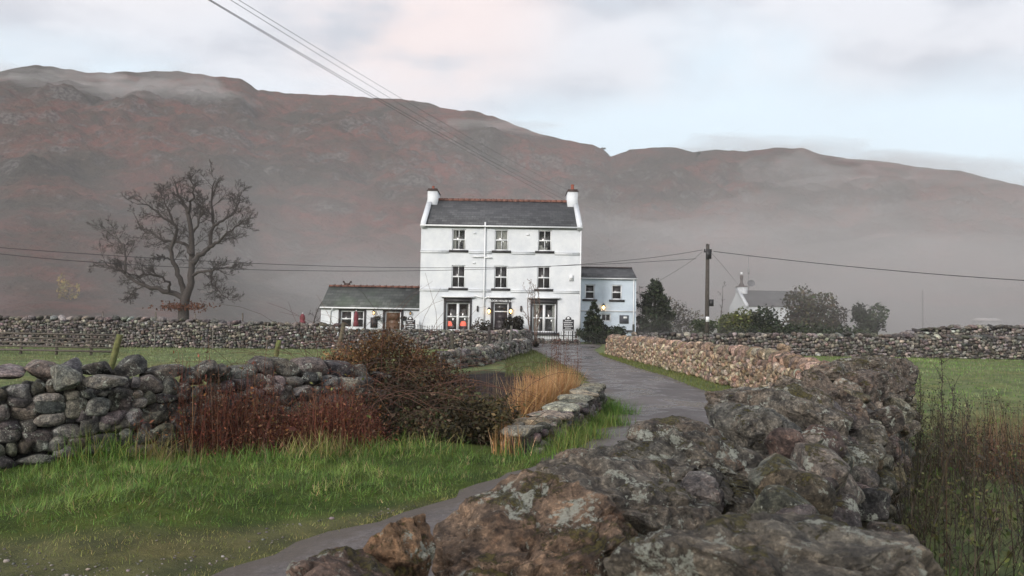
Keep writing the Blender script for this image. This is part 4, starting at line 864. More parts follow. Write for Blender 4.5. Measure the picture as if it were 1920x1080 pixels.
# ------------------------------------------------------------------ railings
def railing(px0, px1, Y, ztop, zbase, label, gap=.16, big=.85):
    xa, xb = P(px0, 620, Y)[0], P(px1, 620, Y)[0]; r = thing('iron_railing', ((xa + xb) / 2, Y, zbase), label, 'railing'); mb = MB(); x = xa
    mb.box((xa, Y - .015, ztop - .22), (xb, Y + .015, ztop - .18)); mb.box((xa, Y - .015, zbase + .12), (xb, Y + .015, zbase + .16)); mb.build('rail', M_BLACK, r)
    k = 0; mb = MB(); mp_ = MB()
    while x <= xb + .01:
        big_ = k % 6 == 0; tg = mp_ if big_ else mb; q = .022 if big_ else .011; tg.tube_z((x, Y - .0, zbase), [(q, 0), (q, ztop - zbase - .05), (q * 1.9, ztop - zbase), (.002, ztop - zbase + (.14 if big_ else .08))], 5, None); x += gap; k += 1
    o = mb.build('baluster', M_BLACK, r); o['kind'] = 'stuff'; mp_.build('post', M_BLACK, r); return r
zk = .62
railing(986, 1083, 50.6, XZ(1030, 623, 50.6)[1], zk, 'black spiked iron railing on the dark kerb below the right ground floor window')
railing(757, 832, 50.9, XZ(800, 612, 50.9)[1], .5, 'black spiked iron railing showing over the garden wall beside the inn')
kx0, kx1 = P(975, 645, 50.6)[0], P(1087, 648, 50.6)[0]
kw = thing('railing_kerb', ((kx0 + kx1) / 2, 50.6, .4), 'dark low stone kerb wall carrying the iron railing before the inn', 'kerb wall'); mb = MB(); g = np.random.default_rng(5)
wall_body(mb, gpath([(kx0, 50.6, .30), (kx1, 50.6, .30)]), .3, .22, [(.06, .05, .05), (.09, .075, .07), (.05, .045, .045)], g, .02, (-1,), 1, 1.0, .6); mb.build('stonework', M_LEFT, kw)
# closed parasols
def parasol(px, py_t, py_b, Y, label, base=.45):
    a, zt = XZ(px, py_t, Y); zb_ = XZ(px, py_b, Y)[1]; r = thing('parasol', (a, Y, base), label, 'parasol'); mb = MB(); h = zt - zb_; n = 16; prof = [(.10, 0), (.17, .06), (.13, .3), (.10, .34), (.15, .5), (.11, .8), (.05, .96), (.02, 1)]; V = []
    for r_, t_ in prof: V += [(a + r_ * (1 + .22 * (k % 2)) * math.cos(k * 2 * math.pi / n), Y + r_ * (1 + .22 * (k % 2)) * math.sin(k * 2 * math.pi / n), zb_ + t_ * h) for k in range(n)]
    mb.add(V, [[i * n + k, i * n + (k + 1) % n, (i + 1) * n + (k + 1) % n, (i + 1) * n + k] for i in range(len(prof) - 1) for k in range(n)]); mb.build('canopy', plain('maroon_canvas', (.16, .035, .045), .8, .15, 8), r)
    mb = MB(); mb.tube([(a, Y, base), (a, Y, zt + .06)], .03, 6); mb.build('pole', M_TRIMW, r)
parasol(567.5, 588, 607, 47, 'closed maroon parasol standing alone behind the field wall')
parasol(668, 583, 612, 53.4, 'closed maroon parasol in front of the extension window', .5)

# ================================================================== BARE TREES
def grow(mb, p0, d0, L, r, lvl, g, col, twist=.35, kids=(6, 6, 4), droop=0.0, minr=.006):
    n = 5 if lvl < 2 else 4; pts = [np.array(p0, float)]; d = np.array(d0, float); d /= np.linalg.norm(d)
    for i in range(n):
        d = d + g.normal(0, twist, 3) * .55 + np.array((0, 0, .06 - droop)); d /= np.linalg.norm(d); pts.append(pts[-1] + d * L / n)
    rad = np.linspace(r, max(r * .3, minr * .7), n + 1); mb.tube(pts, rad, 5 if lvl == 0 else (4 if r > .03 else 3), col, caps=False)
    if lvl < len(kids): spawn(mb, pts, rad, L, lvl, g, col, twist, kids, droop, minr)
def spawn(mb, pts, rad, L, lvl, g, col, twist, kids, droop, minr, start=.2, lscale=.55):
    pts = np.array(pts); n = len(pts) - 1
    for j in range(kids[lvl]):
        u = start + (1 - start) * (j + g.uniform(.2, .9)) / kids[lvl]; u = min(u, .99); k = int(u * n); f = u * n - k
        p = pts[k] * (1 - f) + pts[k + 1] * f; d = pts[k + 1] - pts[k]; d = d / (np.linalg.norm(d) + 1e-9)
        s = g.normal(size=3); s -= d * (s @ d); s /= np.linalg.norm(s); a = g.uniform(.5, 1.05); nd = d * math.cos(a) + s * math.sin(a)
        rr_ = (rad[k] * (1 - f) + rad[k + 1] * f)
        grow(mb, p, nd, L * lscale * g.uniform(.55, 1.1) * (1 - .35 * u), max(rr_ * .55, minr), lvl + 1, g, col, twist, kids, droop, minr)
OAK_Y = 58.0
LIMBS = [  # pixel traces of the limbs with start and end radii in metres, and the drift in depth
 ([(343, 606), (344, 590), (345, 573), (350, 553), (358, 533), (360, 490), (359, 433), (352, 397), (343, 380), (333, 363), (328, 340)], .52, .05, 0.2),
 ([(353, 400), (355, 387), (362, 365), (363, 350), (356, 330)], .14, .03, -1.2),
 ([(361, 494), (376, 478), (393, 463), (400, 423), (397, 393), (397, 363), (403, 340)], .26, .04, 1.6),
 ([(393, 463), (407, 455), (420, 443), (443, 423), (462, 413)], .15, .03, -2.0),
 ([(400, 423), (420, 412), (440, 400), (450, 375), (452, 360)], .12, .03, 2.5),
 ([(347, 556), (342, 535), (333, 513), (323, 487), (322, 460), (333, 433), (328, 423), (310, 410), (293, 397), (277, 383), (257, 383)], .26, .03, -2.2),
 ([(360, 478), (350, 460), (333, 453), (307, 452), (290, 440), (267, 430), (253, 405)], .17, .03, 2.2),
 ([(349, 560), (333, 553), (300, 543), (277, 537), (253, 527), (233, 513), (203, 497), (187, 487)], .28, .03, 1.8),
 ([(316, 547), (320, 533), (300, 517), (273, 513), (247, 517), (225, 505)], .13, .025, -2.6),
 ([(233, 513), (237, 487), (233, 460), (213, 443), (193, 432)], .12, .025, 2.0),
 ([(360, 517), (373, 510), (397, 508), (417, 503), (440, 500)], .14, .025, -1.8),
 ([(397, 508), (397, 530), (410, 547), (430, 563)], .08, .02, -2.4),
 ([(272, 536), (250, 545), (240, 563)], .07, .02, 1.2),
 ([(325, 420), (318, 395), (305, 372), (300, 352)], .10, .025, 1.4),
 ([(322, 487), (305, 482), (288, 481)], .07, .02, -1.0),
 ([(359, 440), (372, 420), (380, 395), (378, 365)], .11, .025, -1.6)]
def bare_oak():
    g = np.random.default_rng(31); c = P(343, 600, OAK_Y); zb_ = float(gz(c[0], OAK_Y)); r = thing('oak_tree', (c[0], OAK_Y, zb_), 'large bare oak with spreading crooked limbs behind the field wall', 'tree')
    tr, cr = MB(), MB(); bark = (.052, .044, .040)
    for i, (px, r0, r1, dy) in enumerate(LIMBS):
        px = np.array(px, float); n = len(px); d0 = 0.0 if i == 0 else None
        u = np.linspace(0, 1, n); Y0 = OAK_Y if i == 0 else OAK_Y + g.normal(0, .15)
        pts = np.array([P(a, b2, Y0 + dy * k ** 1.3) for (a, b2), k in zip(px, u)]); 
        if i == 0: pts[0][2] = zb_ - .1
        fine = np.linspace(0, 1, n * 3); q = np.stack([np.interp(fine, u, pts[:, k]) for k in range(3)], 1); q[1:-1] += g.normal(0, .045, (len(q) - 2, 3)) * (0.4 if i == 0 else 1)
        rad = r0 + (r1 - r0) * fine ** .75
        if i == 0: rad[:3] *= (1.35, 1.12, 1.0)
        tr.tube(q, rad, 8, bark); L = np.linalg.norm(np.diff(pts, axis=0), axis=1).sum()
        spawn(cr, q, np.minimum(rad, .06), min(L, 5.0) * .78, 0, g, bark, .15, (15 if i else 18, 8, 5, 3), .0, .0105, start=.42 if i == 0 else .25, lscale=.55)
    tr.build('trunk', BARK, r, smooth=True); cr.build('crown', BARK, r)
    mb = MB(); q = np.concatenate([np.stack([P(a, b2, OAK_Y - .4 + g.normal(0, .5)) for a, b2 in zip(g.normal(m_, 16, 260), g.normal(575, 4.5, 260))]) for m_ in (322, 366)]); leaves(mb, q, .11, pick([(.13, .055, .035), (.09, .045, .03), (.17, .075, .04)], 520, g), g=g); mb.build('dead_leaves', LEAF, r)
bare_oak()
def bare_tree(px, py_top, Y, label, seed, spread=.5, kids=(7, 6, 4), name='bare_tree', rad=.09, col=(.07, .06, .055), group=None, base_up=0.0, stems=1):
    g = np.random.default_rng(seed); c = P(px, 600, Y); x = c[0]; z0 = float(gz(x, Y)) + base_up; h = P(px, py_top, Y)[2] - z0; r = thing(name, (x, Y, z0), label, 'tree', group); tr, cr = MB(), MB()
    for k in range(stems):
        n = 8; pts = [np.array((x + g.normal(0, .06), Y + g.normal(0, .06), z0 - .1))]; d = np.array((g.normal(0, .18), g.normal(0, .18), 1.0)) if stems > 1 else np.array((0, 0, 1.0))
        for i in range(n): d = d + g.normal(0, .10, 3) * (1, 1, .2); d[2] = max(d[2], .7); pts.append(pts[-1] + d / np.linalg.norm(d) * h * g.uniform(.9, 1) / n)
        rd = np.linspace(rad, rad * .15, n + 1); tr.tube(pts, rd, 6, col); spawn(cr, pts, rd * .7, h * spread, 0, g, col, .3, kids, -.03, .007 + Y * .0001, start=.25)
    tr.build('trunk', BARK, r, smooth=True); cr.build('crown', BARK, r); return r
bare_tree(1003, 522, 45.5, 'thin bare sapling with upright shoots in front of the right ground floor window', 41, .42, (8, 4, 2), 'sapling', .055, (.13, .085, .065), stems=3)
bare_tree(585, 545, 66, 'faint bare tree in the mist close to the extension gable', 42, .5)
bare_tree(1205, 530, 66, 'faint bare tree just past the side wing gable in mist', 43, .35, rad=.07)
bare_tree(1347, 528, 60, 'thin bare tree close to the utility pole in mist', 44, .3, (6, 4, 2), rad=.06)
bare_tree(1640, 585, 70, 'small bare bushy tree in mist between the cottage bushes and round evergreen', 46, .5, rad=.05)

# ================================================================== BUSHES AND CONIFERS
def lobes_of(g, x, y, z0, w, h, n, dep=None):
    L = []
    for i in range(n):
        a = g.uniform(0, 6.28); q = math.sqrt(g.uniform(0, 1)) * .55; zz = g.uniform(.22, .78); sh = 1 - .45 * abs(zz - .45) * 2
        L.append((x + q * w * .9 * math.cos(a) * sh, y + q * (dep or w) * .9 * math.sin(a) * sh, z0 + zz * h, g.uniform(.22, .36) * w * .9, g.uniform(.16, .26) * h))
    return L
def foliage(mb, lobes, n, size, cols, g, shell=.55, up=.3):
    wts = np.array([l[3] ** 2 for l in lobes]); k = g.choice(len(lobes), n, p=wts / wts.sum()); A = np.array(lobes)[k]
    d = g.normal(size=(n, 3)); d /= np.linalg.norm(d, axis=1)[:, None]; rr_ = (shell + (1 - shell) * g.uniform(0, 1, n) ** .6) * (1 + g.normal(0, .10, n)); rr_ = np.where(g.uniform(0, 1, n) < .06, rr_ * 1.25, rr_)
    q = A[:, :3] + d * rr_[:, None] * np.stack([A[:, 3], A[:, 3], A[:, 4]], 1)
    lc = np.exp(g.normal(0, .30, len(lobes)))[k]; leaves(mb, q, size * np.exp(g.normal(0, .25, n)), pick(cols, n, g, .25) * lc[:, None], up=up, g=g)
def bush(px0, px1, pyt, Y, label, cols, seed, n=2600, size=.10, nl=14, name='bush', cat='bush', stemcol=(.05, .04, .035), zup=0.0, dep=None):
    g = np.random.default_rng(seed); a, b2 = P(px0, 610, Y)[0], P(px1, 610, Y)[0]; x = (a + b2) / 2; z0 = float(gz(x, Y)) + zup; h = P((px0 + px1) / 2, pyt, Y)[2] - z0; w_ = b2 - a
    r = thing(name, (x, Y, z0), label, cat); mb = MB(); lb = lobes_of(g, x, Y, z0, w_, h, nl, dep); foliage(mb, lb, n, size, cols, g); mb.build('foliage', LEAF, r)
    mb = MB()
    for l in lb[:9]: mb.tube([(x + g.normal(0, .05), Y + g.normal(0, .05), z0 - .1), (x * .5 + l[0] * .5, Y * .5 + l[1] * .5, z0 * .55 + l[2] * .45), (l[0], l[1], l[2])], [.05, .03, .012], 5, stemcol)
    mb.build('stems', BARK, r); return r
def conifer(px, wpx, pyt, Y, label, cols, seed, n=7000, size=.11, zup=0.0, sharp=.9):
    g = np.random.default_rng(seed); c = P(px, 610, Y); x = c[0]; z0 = float(gz(x, Y)) + zup; h = P(px, pyt, Y)[2] - z0; w_ = wpx / FPX * Y / 2
    r = thing('conifer', (x, Y, z0), label, 'tree'); mb = MB(); u = 1 - np.sqrt(g.uniform(0, 1, n)) ; nb_ = int(46 + h * 14); zb_ = g.uniform(.04, .97, nb_); ab = g.uniform(0, 6.28, nb_); lb = g.uniform(.72, 1.18, nb_)
    q = np.empty((n, 3)); k = g.choice(nb_, n, p=(1.05 - zb_) / (1.05 - zb_).sum()); Rm = w_ * (1 - zb_[k]) ** sharp * lb[k]; tt = g.uniform(.15, 1, n) ** .7
    sp_ = .34 * tt; q[:, 0] = x + Rm * tt * np.cos(ab[k] + g.normal(0, sp_)); q[:, 1] = Y + Rm * tt * np.sin(ab[k] + g.normal(0, sp_)); q[:, 2] = z0 + h * zb_[k] + .22 * Rm * tt + g.normal(0, .05 * h ** .5, n)
    bl = np.exp(g.normal(0, .22, nb_))[k]; leaves(mb, q, size * np.exp(g.normal(0, .2, n)), pick(cols, n, g, .2) * bl[:, None], up=.15, g=g, aspect=.4)
    top_ = np.stack([np.full(60, x), np.full(60, Y), np.zeros(60)], 1) + g.normal(0, .06, (60, 3)); top_[:, 2] = z0 + h * g.uniform(.88, 1, 60); leaves(mb, top_, size, pick(cols, 60, g), g=g, aspect=.35); mb.build('crown', LEAF, r)
    mb = MB(); mb.tube([(x, Y, z0 - .1), (x, Y, z0 + h * .85)], [.12, .02], 6, (.05, .04, .035)); mb.build('trunk', BARK, r); return r
DG = [(.022, .032, .018), (.030, .040, .022), (.016, .024, .015), (.038, .046, .026)]
MG = [(.045, .060, .030), (.060, .072, .036), (.035, .048, .026)]
YG = [(.10, .12, .04), (.13, .14, .05), (.07, .085, .035), (.09, .10, .05)]
BRN = [(.065, .060, .035), (.05, .048, .03), (.085, .072, .04), (.055, .04, .03)]
conifer(1113, 50, 567, 52.0, 'small upright dark conifer at the right corner of the inn', DG, 51, 5200, .10, sharp=.55)
bush(1096, 1168, 600, 52.6, 'low spreading dark juniper in front of the side wing', DG, 52, 3400, .10, 16, 'juniper', 'shrub')
conifer(1226, 84, 525, 60.0, 'tall broad conifer just beyond the side wing', DG + MG[:1], 53, 11000, .14, sharp=.50)
bush(1245, 1320, 556, 66, 'hazy loose bare-twigged shrub between the tall conifer and the utility pole', BRN, 54, 1500, .10, 16)
bush(1345, 1425, 573, 58, 'yellow green leafy shrub below the cottage gable', YG, 55, 3200, .12, 16)
bush(1405, 1460, 572, 57, 'dark green shrub between the yellow green shrub and the cottage wall', DG, 56, 2600, .11, 12)
bush(1290, 1350, 598, 56.5, 'low olive shrub at the foot of the utility pole', MG, 57, 1500, .10, 10)
bush(1470, 1560, 535, 60, 'tall olive brown bush hiding the right half of the cottage', BRN + MG[:1], 58, 4200, .13, 20)
bush(1545, 1600, 568, 60, 'sparse brown twiggy bush between the tall olive bush and the round evergreen', BRN, 59, 1000, .10, 12)
bush(1600, 1656, 567, 58, 'round dense dark evergreen bush standing apart on the pasture wall', DG, 60, 3400, .11, 14)
bush(1370, 1600, 606, 55, 'long dark hedge running behind the pasture wall below the cottage', DG + MG[:1], 61, 5200, .11, 40, 'hedge', 'hedge', dep=1.2)
bush(945, 981, 586, 52.6, 'dark clipped yew with a spiky top right of the inn door', [(.020, .018, .014), (.03, .026, .02)], 62, 1800, .08, 12, 'topiary', 'shrub')
bush(886, 922, 594, 52.6, 'dull brown rounded shrub left of the inn door', [(.05, .042, .032), (.035, .03, .024)], 63, 1500, .08, 12, 'shrub', 'shrub')
bush(108, 140, 505, 130, 'yellowish birch fading into the mist at the foot of the hill', [(.22, .17, .06), (.16, .12, .05)], 64, 420, .32, 9, 'birch_tree', 'tree')
bush(1002, 1010, 640, 44, 'low twiggy undergrowth at the foot of the bare sapling', BRN, 65, 220, .07, 6)
for px, py, s_, lab, Yr in ((1131, 279, 5, 'lone tree on the edge of the skyline notch', 440), (1308, 291, 7, 'dark round bush high on the right hillside', 405)):
    g = np.random.default_rng(px); a = P(px, py, Yr); r = thing('hill_tree', (a[0], a[1], a[2] - 3), lab, 'tree'); mb = MB(); foliage(mb, lobes_of(g, a[0], a[1], a[2] - 1.2, s_ * .42, s_ * .45, 8), 300, .28, DG, g); mb.build('crown', LEAF, r); mb = MB(); mb.tube([(a[0], a[1], a[2] - 4), (a[0], a[1], a[2])], [.12, .05], 5, (.05, .04, .04)); mb.build('trunk', BARK, r)

# ================================================================== POLES AND WIRES
def pole(px, pyt, Y, label, r0=.15, extras=True):
    a, zt = XZ(px, pyt, Y); zb_ = float(gz(a, Y)); r = thing('utility_pole', (a, Y, zb_), label, 'pole'); mb = MB(); dx = -.05; mb.tube([(a + dx, Y, zb_ - .1), (a + dx * .5, Y, (zb_ + zt) / 2), (a, Y, zt)], [r0, r0 * .9, r0 * .78], 10, (.055, .048, .042)); mb.build('shaft', BARK, r, smooth=True)
    if extras:
        mb = MB(); mb.box((a - .16, Y - .2, zt - 1.0), (a + .2, Y - .11, zt - .35)); mb.box((a - .24, Y - .1, zt - .55), (a + .24, Y + .1, zt - .47)); mb.build('bracket', M_BLACK, r)
        for s_ in (-.22, .22, -.05): mb = MB(); mb.tube_z((a + s_, Y - .05, zt - (.47 if s_ != -.05 else .1)), [(.03, -.05), (.06, 0), (.035, .05), (.06, .09), (.03, .14)], 8, None); mb.build('insulator', plain('brown_insulator', (.10, .08, .07), .4) if s_ == .22 else M_BLACK, r)
        mb = MB(); z = XZ(px, 567, Y)[1]; mb.box((a + .12, Y - .12, z - .25), (a + .38, Y + .12, z + .2)); mb.build('switch_box', M_BLACK, r)
        z = XZ(px, 599, Y)[1]; mb = MB(); mb.box((a - .16, Y - .19, z - .16), (a + .08, Y - .165, z + .18)); mb.build('warning_plate', M_TRIMW, r)
    return a, zt
PX, PZ = pole(1327, 458, 50.0, 'dark wooden utility pole carrying the wires right of the inn')
pole(1730, 545, 110, 'thin distant utility pole fading into the pasture mist', .11, False)
WIRE = plain('black_cable', (.025, .025, .028), .5)
def wire(pts, label, rad=.016, name='overhead_wire'):
    """pts: (px, py, depth) knots of one cable, smoothed"""
    k = np.array([P(a, b2, d) for a, b2, d in pts]); u = np.linspace(0, 1, len(k)); f = np.linspace(0, 1, 60)
    co = [np.polyfit(u, k[:, i], min(len(k) - 1, 3)) for i in range(3)]; q = np.stack([np.polyval(c, f) for c in co], 1)
    mb = MB(); mb.tube(q, rad, 5); o = mb.build(name, WIRE); rebase(o, q[0]); tag(o, label, 'cable', 'overhead wires')
wire([(1322, 487, 50), (1090, 492.5, 50), (913, 502, 49), (790, 502, 48), (640, 500, 46), (440, 493, 43), (180, 478, 39), (0, 464, 36), (-150, 452, 34)], 'thin cable from lower on the utility pole past the inn, sagging above the oak limb')
wire([(1316, 471, 50), (1220, 481, 50), (1090, 493, 50), (947, 503, 49), (790, 509, 47), (640, 511, 45), (440, 507, 42), (180, 490, 38), (0, 472, 35), (-150, 456, 33)], 'thin cable from the pole top crossing the inn front, lowest wire over the oak')
wire([(1335, 471, 50), (1480, 488, 47), (1600, 500, 44), (1750, 514, 41), (1920, 526, 38), (2050, 532, 36)], 'single sagging cable leaving the utility pole away from the inn over the pasture', .022)
wire([(1330, 470, 50), (1365, 510, 60), (1392, 545, 73)], 'short slack cable dropping from the pole to the cottage chimney', .010)
wire([(1316, 472, 50), (1280, 500, 54), (1215, 538, 59.5)], 'short slack cable dropping from the pole to the side wing', .010)
for i, (pp, lab) in enumerate((([(340, -32, 11), (392, 0, 13), (590, 118, 22), (700, 182, 29), (957, 330, 50), (1040, 372, 60)], 'lowest of the four diagonal wires running over the inn roof'), ([(345, -32, 11), (397, 0, 13), (595, 117, 22), (706, 182, 29), (965, 327, 50), (1056, 373, 60)], 'second lowest of the four diagonal wires running over the inn roof'),
        ([(375, -32, 11), (426, 0, 13), (600, 101, 22), (750, 194, 31), (960, 318, 50), (1062, 369, 60)], 'second highest of the four diagonal wires running over the inn roof'), ([(388, -32, 11), (440, 0, 13), (612, 98, 22), (755, 184, 31), (970, 310, 50), (1078, 362, 60)], 'highest of the four diagonal wires running over the inn roof'))):
    wire(pp, lab, .006 + .002 * (i < 2))

# ================================================================== FENCE POSTS AND HURDLE
def post(px0, py0, px1, py1, Y, w_, label, col, top=True):
    a, b2 = P(px0, py0, Y), P(px1, py1, Y); d = (b2 - a) / np.linalg.norm(b2 - a); zg_ = float(gz(a[0], Y)) - .1; a = a + d * (zg_ - a[2]) / d[2]
    mb = MB(); n = 9; pts = [a + (b2 - a) * k / (n - 1) for k in range(n)]; g = np.random.default_rng(int(px0)); pts = [p + g.normal(0, w_ * .04, 3) for p in pts]
    mb.tube(pts, w_ / 2 * np.linspace(1.05, .9, n), 7, pick([col], n * 7, g, .18)); o = mb.build('fence_post', M_WOOD, None, smooth=False); rebase(o, a); tag(o, label, 'post'); return o
MOSS = (.10, .105, .035); GW = (.10, .085, .07)
post(207, 694, 224, 628, 11.0, .10, 'thick mossy green fence post leaning over the near dark wall', MOSS)
post(514, 690, 523, 638, 13.6, .10, 'mossy fence post leaning at the end of the near dark wall', MOSS)
post(632, 668, 645, 606, 15.0, .10, 'weathered leaning fence post rising out of the bramble bush', (.09, .075, .05))
post(848.5, 664, 848, 626, 28.0, .16, 'short dark post behind the low lane wall, nearest the bramble', (.05, .045, .035))
post(916, 662, 917.5, 612, 30.0, .14, 'tall dark post in front of the inn door', (.035, .03, .028))
post(943, 660, 947, 615, 32.0, .14, 'dark fence post just right of the tall door post', (.05, .045, .04))
post(956, 656, 959, 611, 33.5, .13, 'grey fence post with pale top by the lane wall end', (.09, .085, .08))
for i, (px, lab) in enumerate(((97, 'thin post on the far wall, farthest from the oak on the hurdle side'), (194, 'thin leaning post on the far wall between hurdle and oak'), (292, 'thin post on the far wall just before the oak'), (366, 'thin post on the far wall just past the oak trunk'), (455, 'thin post on the far wall midway between oak and inn extension'))):
    post(px + .5, 606, px - (1.5 if i == 1 else 0), (587, 584, 585, 588, 587)[i], 36.4 if px > 300 else 35.5, .07, lab, GW)
for i, (px, lab) in enumerate(((88, 'thin pale stake standing against the far wall behind the hurdle'), (289, 'thin pale stake against the far wall below the oak'), (398, 'thin pale stake against the far wall midway to the extension'), (500, 'thin pale stake against the far wall nearer the extension'))):
    post(px, 655, px + 2, 606, 34.2 if px < 300 else 35.2, .045, lab, (.17, .15, .13))
r = thing('wooden_hurdle', (-19, 29, float(gz(-19, 29))), 'low wooden rail hurdle standing before the far field wall', 'fence')
Yh = 29.0; hx0, hx1 = P(-160, 640, Yh)[0], P(213, 640, Yh)[0]; gb = float(gz(hx1, Yh)); 
for k, (py, tk) in enumerate(((627, .035), (635, .03), (643, .03), (651, .03), (658, .04))):
    z1_, z0_ = XZ(0, py - 2.3, Yh)[1], XZ(213, py + 1.5, Yh)[1]; mb = MB(); mb.tube([(hx0, Yh, z1_), ((hx0 + hx1) / 2, Yh + .02, (z0_ + z1_) / 2 + .01), (hx1, Yh, z0_)], tk, 5, GW); mb.build('rail', M_WOOD, r)
for px in (-60, 38, 105, 170, 212): a = P(px, 640, Yh)[0]; mb = MB(); mb.box((a - .04, Yh + .035, gb - .1), (a + .04, Yh + .10, XZ(px, 624, Yh)[1]), GW); mb.build('upright', M_WOOD, r)

# ================================================================== HEDGE PLANTS BY THE VERGE
def arcs(mb, g, c, n, L, r_, col, spread=.5, up=.9):
    for i in range(n):
        p = np.array(c) + g.normal(0, 1, 3) * (spread, spread * .7, .03); d = np.array((g.normal(0, .6), g.normal(0, .6), up)); d /= np.linalg.norm(d); pts = [p]; l = L * g.uniform(.6, 1.2)
        for k in range(7): d = d + np.array((d[0] * .12, d[1] * .12, -.20)) + g.normal(0, .08, 3); d /= np.linalg.norm(d); pts.append(pts[-1] + d * l / 7)
        mb.tube(pts, np.linspace(r_, r_ * .35, 8), 4, pick([col], 1, g, .3)[0], caps=False)
g = np.random.default_rng(71)
r = thing('bramble_bush', (-2.0, 11.4, 0), 'tangled autumn bramble bush with rusty leaves and arching stems beside the bridge', 'bush')
OR = [(.125, .062, .030), (.16, .085, .038), (.085, .045, .026), (.20, .12, .055)]; DK = [(.042, .032, .021), (.058, .040, .026), (.036, .036, .019), (.075, .046, .026)]
mb = MB()
foliage(mb, [(-2.85, 11.3, .62, .50, .40), (-2.35, 11.5, .82, .60, .46), (-1.85, 11.4, 1.0, .50, .46), (-1.4, 11.5, .80, .50, .44), (-.95, 11.6, .55, .45, .40), (-2.9, 10.7, .5, .4, .4)], 13000, .024, OR + OR + DK + DK + DK, g, .5)
foliage(mb, [(-2.3, 10.9, .35, .6, .45), (-1.6, 10.8, .40, .65, .45), (-1.0, 10.9, .35, .6, .42), (-2.0, 10.2, .15, .6, .35), (-1.2, 10.1, .15, .55, .32), (-.55, 10.6, .25, .40, .32)], 17000, .026, DK + [(.05, .055, .025)], g, .35)
foliage(mb, [(-1.9, 11.2, 1.30, .42, .26), (-2.45, 11.2, 1.02, .45, .28), (-1.4, 11.2, 1.05, .40, .28)], 2600, .022, [tuple(v * 1.25 for v in c) for c in OR], g, .1)
mb.build('leaves', LEAF, r)
mb = MB(); arcs(mb, g, (-2.0, 11.2, .45), 300, 1.9, .0045, (.085, .042, .028), .62); arcs(mb, g, (-1.2, 10.8, .1), 90, 1.2, .0045, (.055, .034, .024), .6); arcs(mb, g, (-2.2, 11.4, .5), 60, 1.6, .006, (.11, .06, .04), .6, 1.3); mb.build('stems', BARK, r)
r = thing('dark_bush', (-.15, 10.0, 0), 'dark olive weedy bush between the bramble and the parapet end', 'bush'); mb = MB()
foliage(mb, [(-.55, 10.25, .30, .36, .34), (-.25, 10.2, .32, .34, .36), (.0, 10.5, .22, .28, .28), (-.8, 9.9, .12, .35, .22)], 4200, .030, [(.045, .042, .02), (.06, .05, .026), (.038, .034, .02), (.09, .065, .03)], g, .3); mb.build('leaves', LEAF, r); mb = MB(); arcs(mb, g, (-.35, 10.2, .0), 60, .9, .005, (.09, .06, .035), .32); mb.build('stems', BARK, r)
def vnoise(P2, s, seed=0.0): return np.array([mnoise.noise(Vector((a * s + seed, b2 * s, seed))) for a, b2 in P2])
RED = [(.125, .042, .030), (.095, .032, .026), (.16, .062, .038), (.070, .030, .024), (.13, .070, .042)]
def red_clump(x0, x1, y0, y1, h0, h1, n, label, seed):
    g = np.random.default_rng(seed); r = thing('dead_stem_clump', ((x0 + x1) / 2, (y0 + y1) / 2, 0), label, 'plant'); B = np.stack([g.uniform(x0, x1, n), g.uniform(y0, y1, n), np.zeros(n)], 1)
    B[:, 2] = gz(B[:, 0], B[:, 1]) - .02; edge = np.minimum(1, np.minimum(B[:, 0] - x0, x1 - B[:, 0]) / .25 + .55); edge = np.clip(np.minimum(B[:, 0] - x0, x1 - B[:, 0]) / .4, 0, 1) * .5 + .5; H = g.uniform(h0 * .7, h1, n) * edge * (1 + .35 * vnoise(B[:, :2], 2.2)) * np.where(g.uniform(0, 1, n) < .05, 1.25, 1)
    mb = MB(); tip = blades(mb, B, H, .009, np.abs(g.normal(0, .17, n)) + .45 * (g.uniform(0, 1, n) < .22), pick(RED, n, g, .4) * np.exp(.5 * vnoise(B[:, :2], 4.0, 9.0))[:, None], g, .6, segs=5, tip=.35); mb.build('stems', LEAF, r)
    k = n * 12; i = g.integers(0, n, k); u = g.uniform(.25, 1.02, k)[:, None]; q = B[i] * (1 - u) + tip[i] * u + g.normal(0, .022, (k, 3)); mb = MB(); leaves(mb, q, .013 * np.exp(g.normal(0, .4, k)), pick(RED + [(.17, .075, .035), (.13, .08, .05)], k, g, .4), up=-.1, g=g, aspect=.4)
    k = 70; i = g.integers(0, n, k); q = tip[i] + g.normal(0, .04, (k, 3)); leaves(mb, q, .028, pick([(.20, .15, .05), (.12, .13, .045), (.24, .11, .035)], k, g), g=g); mb.build('leaves', LEAF, r)
red_clump(-4.3, -2.75, 8.75, 9.6, .74, 1.04, 1250, 'dense stand of dark red dead stems against the end of the dark wall', 72)
red_clump(-2.75, -1.62, 8.9, 9.8, .56, .82, 1000, 'shorter stand of dark red dead stems in front of the bramble bush', 73)
STR = [(.40, .22, .095), (.46, .28, .14), (.30, .155, .065), (.50, .34, .19)]
def reeds(x0, x1, y0, y1, n, L, label, seed, name='dry_reeds', cols=STR, W=.010, lean=.22, line=None, cat='plant'):
    g = np.random.default_rng(seed); u = g.uniform(0, 1, n); B = np.stack([x0 + (x1 - x0) * u + g.normal(0, .10, n), y0 + (y1 - y0) * (u if line else g.uniform(0, 1, n)) + g.normal(0, .18 if line else 0, n), np.zeros(n)], 1); B[:, 2] = gz(B[:, 0], B[:, 1]) - .02
    r = thing(name, ((x0 + x1) / 2, (y0 + y1) / 2, float(gz((x0 + x1) / 2, (y0 + y1) / 2))), label, cat); mb = MB(); blades(mb, B, g.uniform(.6, 1.1, n) * L, W, np.abs(g.normal(lean * .7, lean, n)), pick(cols, n, g, .25), g, .9, segs=5); mb.build('blades', LEAF, r); return r
